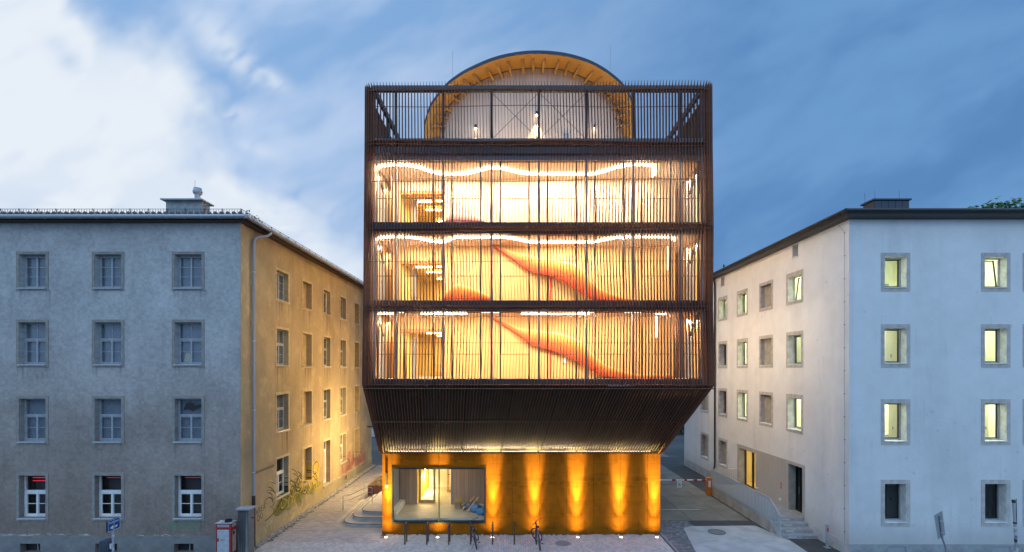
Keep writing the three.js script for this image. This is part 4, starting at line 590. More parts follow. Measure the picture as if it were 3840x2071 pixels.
  const ch2 = part('chimney', [bx(-16.83, -15.1, 14.4, 16.22, -23.5, -24.15)], std([0.33, 0.36, 0.36], { map: rep(mottle, 0.8), bumpMap: rep(stuccoBump, 0.7), bumpScale: 0.02 }), old);
  part('chimney_cap', rbx(-16.98, -14.98, 16.22, 16.29, -23.3, -24.32, 0.01), M.galv, ch2);
  part('flue', new THREE.LatheGeometry([[0.13, 0], [0.13, 0.3], [0.19, 0.34], [0.22, 0.46], [0.18, 0.52], [0.18, 0.62], [0.02, 0.66]].map((p) => new THREE.Vector2(...p)), 16).translate(-15.42, 16.29, -23.7), M.galv, ch2);
  part('rod', bar([-15.55, 16.6, -23.7], [-15.55, 17.3, -23.7], 0.008, 4), M.steel, ch2);
  const lampW = part('wall_lamp', [bx(XC, XC + 0.5, 3.35, 3.43, -39.2, -39.3), new THREE.SphereGeometry(0.09, 10, 8).translate(XC + 0.5, 3.5, -39.25)], M.dark, old);
  // a little green growing in the corner of the gutter
  const rl = rng(44), lf = []; for (let i = 0; i < 130; i++) { const g = new THREE.PlaneGeometry(0.05, 0.09); g.rotateX(rl() * 3).rotateY(rl() * 6).translate(XC - 0.25 + rl() * 0.5, 14.66 + rl() * rl() * 0.34, -D0 - 0.1 - rl() * 1.5); lf.push(g); } part('gutter_weeds', lf, M.leaf[2], old).userData.kind = 'stuff';
}

// ---------- white house with deep concrete-framed windows ----------
const white = thing('white_house', [19, 0, -30], 'renovated white four-storey house with deep concrete window frames and lit rooms', 'building');
{
  const D0 = 20.75, D1 = 40.6, XC = 14.48, XE = 30, TOP = 14.6, T = 0.38, P = at.get(white);
  const plaster = (seed, W, H, base) => canvasTex(1024, 1024, (u, v) => { const x = u * W, y = v * H, n = fbm(x * 0.5, y * 0.5, seed, 5), m = fbm(x * 2.4, y * 2.4, seed + 20, 4), d = fbm(x * 1.6, y * 0.12, seed + 40, 4), f = fbm(x * 14, y * 14, seed + 60, 2); let k = 0.93 + 0.15 * (n - 0.5) + 0.11 * (m - 0.5) + 0.03 * (f - 0.5) - 0.05 * sm(0.5, 0.75, d); k *= lerp(0.94, 1, sm(0.4, 2.5, y)) * lerp(0.93, 1.04, sm(3, 11, y)); return base.map((c) => c * k); }, (g, w, h) => { const r = rng(seed); for (let i = 0; i < 70; i++) { const x = r() * w, y = h * (0.1 + 0.9 * Math.sqrt(r())), q = 1 + r() * 2.5; const gr = g.createRadialGradient(x, y, 0, x, y, q * 2); gr.addColorStop(0, 'rgba(90,96,104,0.16)'); gr.addColorStop(1, 'rgba(70,76,84,0)'); g.fillStyle = gr; g.fillRect(x - q * 2, y - q * 2, q * 4, q * 4); } for (let i = 0; i < 120; i++) { const x = r() * w, y = r() * h * 0.9, l = h * (0.03 + 0.1 * r()), gr = g.createLinearGradient(0, y, 0, y + l); gr.addColorStop(0, 'rgba(80,84,88,0.045)'); gr.addColorStop(1, 'rgba(80,84,88,0)'); g.fillStyle = gr; g.fillRect(x, y, 2 + r() * 6, l); } const gb = g.createLinearGradient(0, h * 0.9, 0, h); gb.addColorStop(0, 'rgba(110,104,96,0)'); gb.addColorStop(1, 'rgba(110,104,96,0.3)'); g.fillStyle = gb; g.fillRect(0, h * 0.9, w, h * 0.1); });
  const uvTo = (g, x0, y0, w, h) => { const p = g.attributes.position, uv = g.attributes.uv; for (let i = 0; i < p.count; i++) uv.setXY(i, (p.getX(i) - x0) / w, (p.getY(i) - y0) / h); return g; };
  const pm = (seed, W, H, base) => { const m = new THREE.MeshStandardMaterial({ map: plaster(seed, W, H, base), roughness: 0.9, bumpMap: stuccoBump.clone(), bumpScale: 0.006 }); m.bumpMap.repeat.set(W / 1.1, H / 1.1); return m; };
  const mF = pm(401, 15.5, 14.6, [0.70, 0.71, 0.70]), mS = pm(431, 19.85, 14.6, [0.80, 0.775, 0.74]);
  const rowsY = [[11.51, 12.86], [8.24, 9.8], [4.91, 6.58], [1.42, 3.12]];
  const concSoft = canvasTex(256, 256, (u, v) => { const k = 0.9 + 0.16 * (fbm(u * 4, v * 4, 83, 5, 4) - 0.5) + 0.16 * (fbm(u * 24, v * 5, 87, 3, 0) - 0.5); return [k, k, k]; });
  const fx = [[15.99, 16.94], [20.29, 21.24], [22.08, 23.03], [26.2, 27.15]];
  const inner = (w, h, depth) => 0;
  const holes = []; for (const [a, b] of rowsY) for (const [c, d] of fx) holes.push([c, d, a, b]);
  part('street_wall', uvTo(extr(rectShape(XC, XE, 0, TOP, holes), T), XC, 0, 15.5, 14.6).translate(0, 0, -D0 - T), mF, white);
  part('plinth', extr(rectShape(XC - 0.02, XE, -0.1, 0.52, [[16.1, 16.92, 0.1, 0.43], [20.55, 21.4, 0.1, 0.43]]), 0.025).translate(0, 0, -D0), std([0.33, 0.34, 0.34], { map: rep(mottle, 1.3), roughness: 0.9 }), white);
  for (const [a, b] of [[16.1, 16.92], [20.55, 21.4]]) { const g = part('vent_grille', ring(a, b, 0.1, 0.43, 0.03, 0.03).translate(0, 0, -D0 - 0.01), M.steelGrey, white); for (let i = 0; i < 7; i++) part('slat', bx(a + 0.03, b - 0.03, 0.135 + i * 0.04, 0.15 + i * 0.04, -D0 + 0.008, -D0 - 0.012), M.steelGrey, g); }
  // yard side; local x runs toward the street
  const sx = (d) => D1 - d, sd = [[24.18, 25.35], [26.95, 28.15], [29.82, 30.95], [32.65, 33.75], [35.75, 36.95]];
  const kinds = [['tilt', 'blind', 'lit', 'lit', 'none'], ['lit', 'blind', 'lit', 'dark', 'none'], ['lit', 'blind', 'lit', 'dark', 'blind'], ['none', 'none', 'none', 'blind', 'blind']];
  const hs = []; rowsY.forEach(([a, b], k) => sd.forEach(([c, d], j) => { if (kinds[k][j] !== 'none') hs.push([sx(d), sx(c), a, b]); }));
  const doors = [[24.08, 25.3, 0.68, 3.12], [28.7, 30.8, 0.68, 3.05]]; for (const [c, d, a, b] of doors) hs.push([sx(d), sx(c), a, b]);
  const attic = [[24.45, 24.95], [32.95, 33.5]]; for (const [c, d] of attic) hs.push([sx(d), sx(c), 13.8, 14.42]);
  const toSide = (g) => g.rotateY(-Math.PI / 2).translate(XC, 0, -D1);
  part('yard_wall', toSide(uvTo(extr(rectShape(0, D1 - D0 - T, 0, TOP, hs), T), 0, 0, 19.85, 14.6).translate(0, 0, -T)), mS, white);
  part('yard_wall', toSide(uvTo(extr(rectShape(D1 - D0 - T - 0.001, D1 - D0, 0, TOP), 0.004), 0, 0, 19.85, 14.6).translate(0, 0, -0.001)), mS, white);
  part('plinth', toSide(extr(rectShape(0, D1 - 30.9, -0.1, 0.62), 0.02)), std([0.42, 0.4, 0.37], { map: rep(mottle, 1.4) }), white); part('plinth', toSide(extr(rectShape(D1 - 23.7, D1 - D0 + 0.02, -0.1, 0.55), 0.018)), std([0.55, 0.54, 0.52], { map: rep(mottle, 1.4) }), white);
  part('concrete_field', toSide(extr(rectShape(sx(31.05), sx(23.88), 0.6, 3.27, doors.map(([c, d, a, b]) => [sx(d), sx(c), a + 0.01, b])), 0.014)), std([0.46, 0.42, 0.37], { map: rep(concSoft, 4.2), roughness: 0.85, bumpMap: rep(grainBump, 0.9), bumpScale: 0.002 }), white);
  part('back_wall', [bx(XC + T, XE, 0, TOP, -D1 + T, -D1), bx(XE - 0.3, XE, 0, TOP, -D0 - T, -D1 + T)], mS, white);
  for (const [c, d] of attic) { part('vent_box', toSide(bx(sx(d), sx(c), 13.8, 14.42, -0.3, -0.34)), M.steelGrey, white); part('vent_sill', toSide(rbx(sx(d) - 0.05, sx(c) + 0.05, 13.74, 13.79, 0.05, -0.25)), M.white, white); }
  const P0 = (o, x, y, z, turn) => { o.position.set(x - P[0], y - P[1], z - P[2]); o.rotation.y = turn; white.add(o); return o; };
  function opening(w, h, kind, o2 = {}) {     // concrete frame with what stands in it; z outward
    const o = shade(new THREE.Mesh(extr(rectShape(-0.15, w + 0.15, -0.13, h + 0.17, [[0, w, 0, h]]), 0.016), M.frameConc)); o.name = kind === 'blind' ? 'blind_window' : 'window';
    local('reveal', [bx(-0.004, 0.012, 0, h, 0.01, -0.36), bx(w - 0.012, w + 0.004, 0, h, 0.01, -0.36), bx(0.012, w - 0.012, h - 0.012, h + 0.004, 0.01, -0.36), bx(0.012, w - 0.012, -0.004, 0.01, 0.01, -0.36)], kind === 'blind' ? M.frameConc : M.revealLit, o);
    local('sill', rbx(-0.02, w + 0.02, 0.01, 0.045, 0.05, -0.32, 0.008), M.white, o);
    if (kind === 'blind') { local('blind_panel', bx(-0.02, w + 0.02, 0, h, -0.22, -0.3), M.concrete, o); return o; }
    const fr = [ring(0.01, w - 0.01, 0.05, h - 0.01, 0.045, 0.06).translate(0, 0, -0.36)];
    local('frame', fr, M.galv, o);
    const pw = metric(new THREE.PlaneGeometry(w - 0.12, h - 0.16).translate(0, (h - 0.16) / 2, 0)), tilt = kind === 'tilt';
    const sash = shade(new THREE.Mesh(ring(-(w - 0.1) / 2, (w - 0.1) / 2, 0, h - 0.15, 0.04, 0.045), M.dark)); sash.name = 'sash'; sash.position.set(w / 2, 0.1, -0.40); if (tilt) sash.rotation.x = -0.12; o.add(sash); local('pane', pw, M.glass, sash, [0, 0, 0.02]);
    // room
    const dark = kind === 'dark', dp = o2.deep || 2.2, a = o2.a ?? -0.4, b = o2.b ?? w + 0.4, y0 = -0.7, y1 = h + 0.5, z0 = -0.47, z1 = z0 - dp;
    const rm = dark ? std([0.16, 0.18, 0.165]) : M.roomPale;
    local('room', quads([[[a, y0, z1], [b, y0, z1], [b, y1, z1], [a, y1, z1]], [[a, y0, z0], [a, y0, z1], [a, y1, z1], [a, y1, z0]], [[b, y0, z0], [b, y0, z1], [b, y1, z1], [b, y1, z0]], [[a, y1, z0], [b, y1, z0], [b, y1, z1], [a, y1, z1]], [[a, y0, z0], [b, y0, z0], [b, y0, z1], [a, y0, z1]]]), rm, o);
    if (!dark) {
      local('ceiling_lamp', rbx(w / 2 - 0.5, w / 2 + 0.5, y1 - 0.06, y1 - 0.03, -1.3, -1.5), glow(1.6, 1.6, 1.1), o);
      const l = new THREE.RectAreaLight(lin(0.95, 1, 0.70), (o2.power || 19) * 3.9, 1, 0.2); l.name = 'lamp_light'; l.position.set(w / 2, y1 - 0.07, -1.4); l.rotation.x = -Math.PI / 2; o.add(l);
    }
    return o;
  }
  const extra = (o, w, h, k, j) => {
    if (j > 1) return; const B = (x0, x1, y0, y1, t, th = 0.04) => bx(x0, x1, y0, y1, -t, -t - th), pic = std([0.3, 0.42, 0.5]), orange = std([0.78, 0.36, 0.03]);
    if (k === 2) { local('room_door', B(1.2, j ? 1.75 : 1.95, -0.69, h - 0.42, 2.3), orange, o); local('poster', B(j ? 1.55 : 1.6, j ? 1.7 : 1.8, 0.72, 1.08, 2.27, 0.02), pic, o); local('cabinet', B(j ? 1.28 : 1.42, 2.0, -0.69, h + 0.3, 1.6, 0.5), M.palePlaster, o); local('cabinet_handle', B(1.6, 1.62, 0.35, 0.47, 1.57, 0.02), M.steel, o); local('desk', B(0.2, 1.35, -0.16, -0.1, 0.75, 0.5), M.white, o); local('paper_stack', [rbx(0.55, 0.75, -0.1, 0.12, -0.9, -1.1, 0.03), rbx(0.8, 0.95, -0.1, 0.2, -0.95, -1.1, 0.03)], M.white, o); }
    if (k === 1) { local('cabinet', B(1.5, 2.4, -0.69, h + 0.3, 1.9, 0.5), M.palePlaster, o); local('cabinet_handle', B(1.75, 1.77, 0.35, 0.5, 1.87, 0.02), M.steel, o); if (j) local('shelf', [B(1.0, 1.42, -0.3, -0.26, 1.7, 0.4), B(1.0, 1.42, 0.05, 0.09, 1.7, 0.4), B(1.0, 1.42, 0.4, 0.44, 1.7, 0.4), B(1.38, 1.42, -0.6, 0.44, 1.7, 0.4), B(1.0, 1.38, -0.6, 0.4, 2.05, 0.03)], orange, o), local('book', [B(1.08, 1.3, 0.09, 0.3, 1.72, 0.2)], pic, o); }
    if (k === 0) { local('wall_rail', B(0.9, 2.4, 0.5, 0.54, 2.6), M.white, o); local('sign_board', B(j ? 1.9 : 1.85, 2.1, 0.5, 0.62, 2.45), M.galv, o); local('green_sign', B(2.0, 2.06, 0.15, 0.32, 2.4), std([0.05, 0.3, 0.12]), o); }
    if (k === 3) { local('cupboard', B(1.2, 2.2, -0.69, h + 0.3, 1.4, 0.4), std([0.26, 0.32, 0.32]), o); local('cupboard_handle', B(1.35, 1.37, 0.6, 0.75, 1.37, 0.02), M.black, o); local('desk', B(0.6, 1.2, 0.25, 0.29, 1.5, 0.7), std([0.4, 0.42, 0.36]), o); local('monitor', [B(0.85, 1.2, 0.42, 0.72, 1.8), B(1.0, 1.04, 0.29, 0.42, 1.8)], M.black, o); }
  };
  rowsY.forEach(([y0, y1], k) => fx.forEach(([a, b], j) => { const kind = k === 3 ? 'dark' : k === 0 && j === 1 ? 'tiltside' : 'lit'; const o = opening(b - a, y1 - y0, kind === 'tiltside' ? 'tilt' : kind, { power: k === 1 ? 17 : 24, a: j === 2 ? -0.05 : -0.4, b: j < 2 ? b - a + 2.2 : undefined }); extra(o, b - a, y1 - y0, k, j); P0(o, a, y0, -D0, 0); }));
  rowsY.forEach(([y0, y1], k) => sd.forEach(([c, d], j) => { const kd = kinds[k][j]; if (kd === 'none') return; const o = opening(d - c, y1 - y0, kd, { power: k === 1 && j === 0 ? 10 : 22, deep: 1.8 }); P0(o, XC, y0, -d, -Math.PI / 2); if (k === 1 && j === 0) local('shelf', bx(0.5, 0.85, -0.1, 0.75, -1.0, -1.3), std([0.2, 0.13, 0.08]), o); }));
  // doors
  doors.forEach(([c, d, a, b], i) => {
    const w = d - c, h = b - a, lit = i === 1, o = shade(new THREE.Mesh(merge([ring(0, w, 0, h, 0.07, 0.08).translate(0, 0, -0.44), bx(lit ? w * 0.42 : w * 0.28, lit ? w * 0.5 : w * 0.34, 0.05, h - 0.05, -0.37, -0.45)]), M.black)); o.name = 'entrance_door';
    local('pane', metric(new THREE.PlaneGeometry(w - 0.1, h - 0.1).translate(w / 2, h / 2, -0.41)), M.glass, o); local('handle', bar([w * (lit ? 0.46 : 0.31), 0.9, -0.33], [w * (lit ? 0.46 : 0.31), 1.3, -0.33], 0.015), M.chrome, o);
    local('reveal', [bx(-0.004, 0.012, 0, h, 0.014, -0.36), bx(w - 0.012, w + 0.004, 0, h, 0.014, -0.36), bx(0.012, w - 0.012, h - 0.012, h, 0.014, -0.36), bx(0.012, w - 0.012, -0.02, 0.004, 0.014, -0.36)], M.concrete, o);
    const z0 = -0.46, z1 = -2.6; local('hall', quads([[[-0.6, 0, z1], [w + 0.6, 0, z1], [w + 0.6, h + 0.2, z1], [-0.6, h + 0.2, z1]], [[-0.6, 0, z0], [-0.6, 0, z1], [-0.6, h + 0.2, z1], [-0.6, h + 0.2, z0]], [[w + 0.6, 0, z0], [w + 0.6, 0, z1], [w + 0.6, h + 0.2, z1], [w + 0.6, h + 0.2, z0]], [[-0.6, h + 0.2, z0], [w + 0.6, h + 0.2, z0], [w + 0.6, h + 0.2, z1], [-0.6, h + 0.2, z1]], [[-0.6, 0.003, z0], [w + 0.6, 0.003, z0], [w + 0.6, 0.003, z1], [-0.6, 0.003, z1]]]), lit ? std([0.75, 0.58, 0.2]) : std([0.16, 0.2, 0.21]), o);
    if (lit) { local('ceiling_lamp', bx(w / 2 - 0.5, w / 2 + 0.5, h + 0.12, h + 0.15, -1.3, -1.5), glow(2, 1.8, 1), o); const l = new THREE.RectAreaLight(lin(1, 0.9, 0.55), 70, 1, 0.2); l.name = 'lamp_light'; l.position.set(w / 2, h + 0.1, -1.4); l.rotation.x = -Math.PI / 2; o.add(l); }
    P0(o, XC, a, -d, -Math.PI / 2);
  });
  const fsgn = canvasTex(64, 128, null, (g, w, h) => { g.fillStyle = '#a8a29c'; g.fillRect(0, 0, w, h); g.fillStyle = '#b0302a'; g.fillRect(8, 8, 48, 50); g.fillRect(8, 70, 48, 48); g.fillStyle = '#e8e2dc'; g.fillRect(14, 26, 36, 8); g.fillRect(14, 86, 36, 6); });
  part('door_sign', toSide(rbx(sx(26.05), sx(25.9), 1.62, 1.98, 0.03, 0.014, 0.004)), new THREE.MeshStandardMaterial({ map: rep(fsgn, 0.15, 0.36), roughness: 0.5 }), white);
  part('wall_socket', toSide(rbx(sx(26.1), sx(25.9), 0.98, 1.1, 0.09, 0.014, 0.02)), M.white, white); part('wall_socket', toSide(rbx(sx(28.5), sx(28.35), 1.0, 1.1, 0.09, 0.014, 0.02)), M.white, white);
  // eaves, low roof, roof box, pipes
  const ov = 0.45, ed = std([0.035, 0.034, 0.032], { roughness: 0.5 }), prof = [[0, 14.46], [ov - 0.08, 14.5], [ov - 0.06, 14.6], [ov, 14.63], [ov, 14.8], [0, 14.82]];
  const loft = (A, B) => { const q = []; for (let i = 0; i < prof.length - 1; i++) q.push([A(prof[i]), B(prof[i]), B(prof[i + 1]), A(prof[i + 1])]); return quads(q); };
  part('eaves', loft(([o, y]) => [XC - o, y, -D0 + o], ([o, y]) => [XE + 1, y, -D0 + o]), ed, white); part('eaves', loft(([o, y]) => [XC - o, y, -D0 + o], ([o, y]) => [XC - o, y, -D1 - 0.4]), ed, white);
  part('gutter', bar([XC - ov, 14.72, -D0 + ov + 0.02], [XE, 14.72, -D0 + ov + 0.02], 0.07, 8), ed, white); part('gutter', bar([XC - ov - 0.02, 14.72, -D0 + ov], [XC - ov - 0.02, 14.72, -D1], 0.07, 8), ed, white);
  const rx = XC + 5.5; part('roof', quads([[[XC - ov, 14.78, -D0 + ov], [XE, 14.78, -D0 + ov], [XE, 15.7, -D0 - 5.2], [rx, 15.7, -D0 - 5.2]], [[XC - ov, 14.78, -D0 + ov], [XC - ov, 14.78, -D1 - 0.4], [rx, 15.7, -D1], [rx, 15.7, -D0 - 5.2]], [[rx, 15.7, -D0 - 5.2], [XE, 15.7, -D0 - 5.2], [XE, 15.7, -D1], [rx, 15.7, -D1]]]), std([0.06, 0.055, 0.055]), white);
  const rb = part('roof_box', [bx(17.98, 19.72, 14.6, 16.42, -24, -24.75)], std([0.05, 0.05, 0.062], { roughness: 0.5, metalness: 0.3 }), white);
  for (let i = 0; i < 5; i++) part('cladding_panel', rbx(17.99 + i * 0.345, 18.32 + i * 0.345, 14.9, 16.38, -23.97, -24.0, 0.004), M.zinc, rb); part('box_lid', rbx(17.9, 19.8, 16.42, 16.5, -23.92, -24.85, 0.01), M.zinc, rb);
  for (const [x, y, d] of [[17.2, 16.6, 23.5], [18.3, 17.0, 24.3], [19.6, 17.05, 24.4]]) part('lightning_rod', bar([x, 14.9, -d], [x - 0.05, y, -d], 0.008, 4), M.steel, white);
  part('vent_pipe', bar([XC - 0.1, 14.8, -32.8], [XC - 0.1, 15.15, -32.8], 0.05), M.dark, white);
  part('downpipe', pipe([[XC - 0.2, 14.5, -34.3], [XC - 0.09, 14.2, -34.3], [XC - 0.09, 1.2, -34.3], [XC - 0.2, 0.85, -34.3], [XC - 0.2, 0, -34.3]], 0.06), M.dark, white);
  const wire = part('lightning_cable', [bar([XC - 0.02, 0.3, -D0 - 0.27], [XC - 0.02, 14.0, -D0 - 0.27], 0.007, 4), bar([XC - 0.02, 14.0, -D0 - 0.27], [XC - 0.02, 14.5, -D0 - 0.75], 0.007, 4)], M.steelGrey, white);
  for (let i = 0; i < 14; i++) part('clip', rbx(XC - 0.035, XC, 0.95 + i, 0.985 + i, -D0 - 0.25, -D0 - 0.29, 0.006), M.dark, wire);
}

// ---------- steps, rails, planter at the entrance ----------
{
  const slabShape = (xl, df, r) => { const s = new THREE.Shape(); s.moveTo(-6.32, df); s.lineTo(xl + r, df); s.quadraticCurveTo(xl, df, xl, df + r); s.lineTo(xl, 34.5); s.lineTo(-6.32, 34.5); s.closePath(); return s; };
  const t = thing('entrance_steps', [-7.4, 0, -29], 'pale curved concrete steps rising to the landing beside the amber wall', 'steps');
  const conc = std([0.42, 0.40, 0.37], { map: rep(mottle, 2.1), roughness: 0.8, bumpMap: rep(grainBump, 0.9), bumpScale: 0.002 }), nose = std([0.10, 0.095, 0.09]);
  const st = [[-8.82, 24.6, 1.1], [-8.5, 25.15, 0.95], [-8.12, 25.65, 0.8]];
  st.forEach(([x, d, r], i) => {
    const m = part('step', metric(new THREE.ExtrudeGeometry(slabShape(x, d, r), { depth: 0.16 - 0.004, bevelEnabled: true, bevelSize: 0.008, bevelThickness: 0.004, bevelSegments: 1, curveSegments: 24 }).rotateX(-Math.PI / 2).translate(0, i * 0.16 + 0.0, 0)), conc, t), y = (i + 1) * 0.16;
    const pts = []; pts.push([-6.33, y, -d + 0.012], [x + r, y, -d + 0.012]); for (let k = 1; k < 8; k++) { const a = k / 8, bx_ = (1 - a) * (1 - a) * (x + r) + 2 * a * (1 - a) * x + a * a * x, bd = (1 - a) * (1 - a) * d + 2 * a * (1 - a) * d + a * a * (d + r); pts.push([bx_ - 0.008, y, -bd + 0.008]); } pts.push([x - 0.012, y, -d - r], [x - 0.012, y, -34.4]);
    part('nosing', tube(pts, 0.02, 90, 5), nose, m);
  });
  const apron = struct('pavement', metric(new THREE.ExtrudeGeometry(slabShape(-9.25, 24.15, 1.4), { depth: 0.01, bevelEnabled: false, curveSegments: 20 }).rotateX(-Math.PI / 2).translate(0, 0.026, 0)), std([0.36, 0.34, 0.31], { map: rep(mottle, 1.7), roughness: 0.85 }));
  const rail = (name, label, post, up, d, y0, y1, h) => { const g = thing(name, [post, y0, -d], label, 'handrail', 'handrails of the entrance steps'), m = M.galv; part('rail', pipe([[post, y0, -d], [post, y0 + h, -d], [post + 0.32, y0 + h, -d], [up - 0.35, y1 + h, -d], [up, y1 + h, -d], [up, y1, -d]], 0.021), m, g); part('rail', pipe([[post, y0 + h - 0.27, -d], [post + 0.32, y0 + h - 0.27, -d], [up - 0.35, y1 + h - 0.27, -d], [up, y1 + h - 0.27, -d]], 0.016), m, g); };
  rail('handrail', 'nearer bent steel handrail across the curved concrete steps', -9.55, -7.9, 27.3, 0.02, 0.48, 0.88); rail('handrail', 'farther steel handrail that ends behind the rusty planter', -9.7, -7.4, 31.7, 0.02, 0.48, 0.88);
  const p = thing('planter', [-7.7, 0.48, -31], 'low rusty steel planter box with grasses on the landing', 'planter'); part('box', [bx(-8.95, -6.5, 0.2, 0.83, -30.0, -30.03), bx(-8.95, -8.92, 0.2, 0.83, -30.03, -32.6), bx(-6.53, -6.5, 0.2, 0.83, -30.03, -32.6), bx(-8.95, -6.5, 0.2, 0.83, -32.6, -32.63)], M.corten, p); part('soil', bx(-8.92, -6.53, 0.3, 0.74, -30.03, -32.6), M.bark, p);
  const r = rng(61), gl = []; for (let i = 0; i < 900; i++) { const x = -8.9 + r() * 2.35, z = -30.05 - r() * 2.5, h = 0.08 + r() * 0.2, a = r() * 6.3, l = (r() - 0.5) * 0.16; gl.push(quads([[[x, 0.74, z], [x + 0.012 * Math.cos(a), 0.74, z + 0.012 * Math.sin(a)], [x + l + 0.004, 0.74 + h, z + l], [x + l, 0.74 + h, z + l]]])); } part('grass', gl, std([0.14, 0.16, 0.05]), p).userData.kind = 'stuff';
  part('led_lamp', bx(-6.42, -6.33, 3.56, 3.62, -27, -34), glow(5, 4, 2), hall); area(hall, WARMER, 700, 0.1, 7, [-6.44, 3.55, -30.5], [-1, -0.9, 0]);
}
// ---------- ramp, stairs and railing at the white house ----------
{
  const t = thing('entrance_ramp', [13.6, 0, -27], 'raised concrete landing with four steps and a slender flat-bar railing along the white house', 'landing');
  const c = std([0.44, 0.42, 0.38], { map: rep(mottle, 1.9), roughness: 0.85, bumpMap: rep(grainBump, 0.9), bumpScale: 0.002 }), tr = std([0.33, 0.335, 0.34], { map: rep(mottle, 0.9), roughness: 0.8 });
  part('landing', bx(12.74, 14.47, 0, 0.676, -23.97, -30.85), c, t); part('landing_surface', bx(12.8, 14.46, 0.67, 0.686, -24.03, -30.8), tr, t);
  for (let i = 0; i < 4; i++) { const y = 0.17 * (i + 1), z = -22.84 - i * 0.36; const s = part('stair_step', rbx(12.8, 14.45 - (3 - i) * 0.0, 0, y, z, z - (i === 3 ? 0.1 : 0.38), 0.012), tr, t); part('contrast_strip', [bx(13.05 + 0.1 * i, 13.45 + 0.1 * i, y - 0.12, y - 0.03, z + 0.004, z)], std([0.45, 0.45, 0.45]), s); }
  part('cheek_wall', [extr(new THREE.Shape([[22.84, 0], [22.84, 0.05], [23.92, 0.66], [23.92, 0]].map((q) => new THREE.Vector2(...q))), 0.06).rotateY(Math.PI / 2).translate(12.74, 0, 0)], c, t);
  const rl = std([0.46, 0.49, 0.50], { roughness: 0.45, metalness: 0.3 }), X = 12.72;
  part('top_rail', [beam([X, 1.7, -30.8], [X, 1.7, -23.85], 0.05, 0.014), beam([X, 1.7, -23.85], [X, 1.06, -22.86], 0.05, 0.014), beam([X, 1.7, -30.8], [14.42, 1.7, -30.8], 0.05, 0.014)], rl, t);
  const nb = 54; for (let i = 0; i <= nb; i++) { const d = 30.8 - i * (30.8 - 22.88) / nb, top = d > 23.85 ? 1.69 : lerp(1.69, 1.06, (23.85 - d) / 0.99), bot = d > 23.92 ? 0.52 : Math.max(0.06, 0.52 - (23.92 - d) * 0.46); part('baluster', bx(X - 0.024, X + 0.024, bot, top, -d + 0.006, -d - 0.006), rl, t); }
  for (let i = 1; i < 12; i++) { const x = lerp(X, 14.42, i / 12); part('baluster', bx(x - 0.006, x + 0.006, 0.6, 1.69, -30.78, -30.82), rl, t); }
}
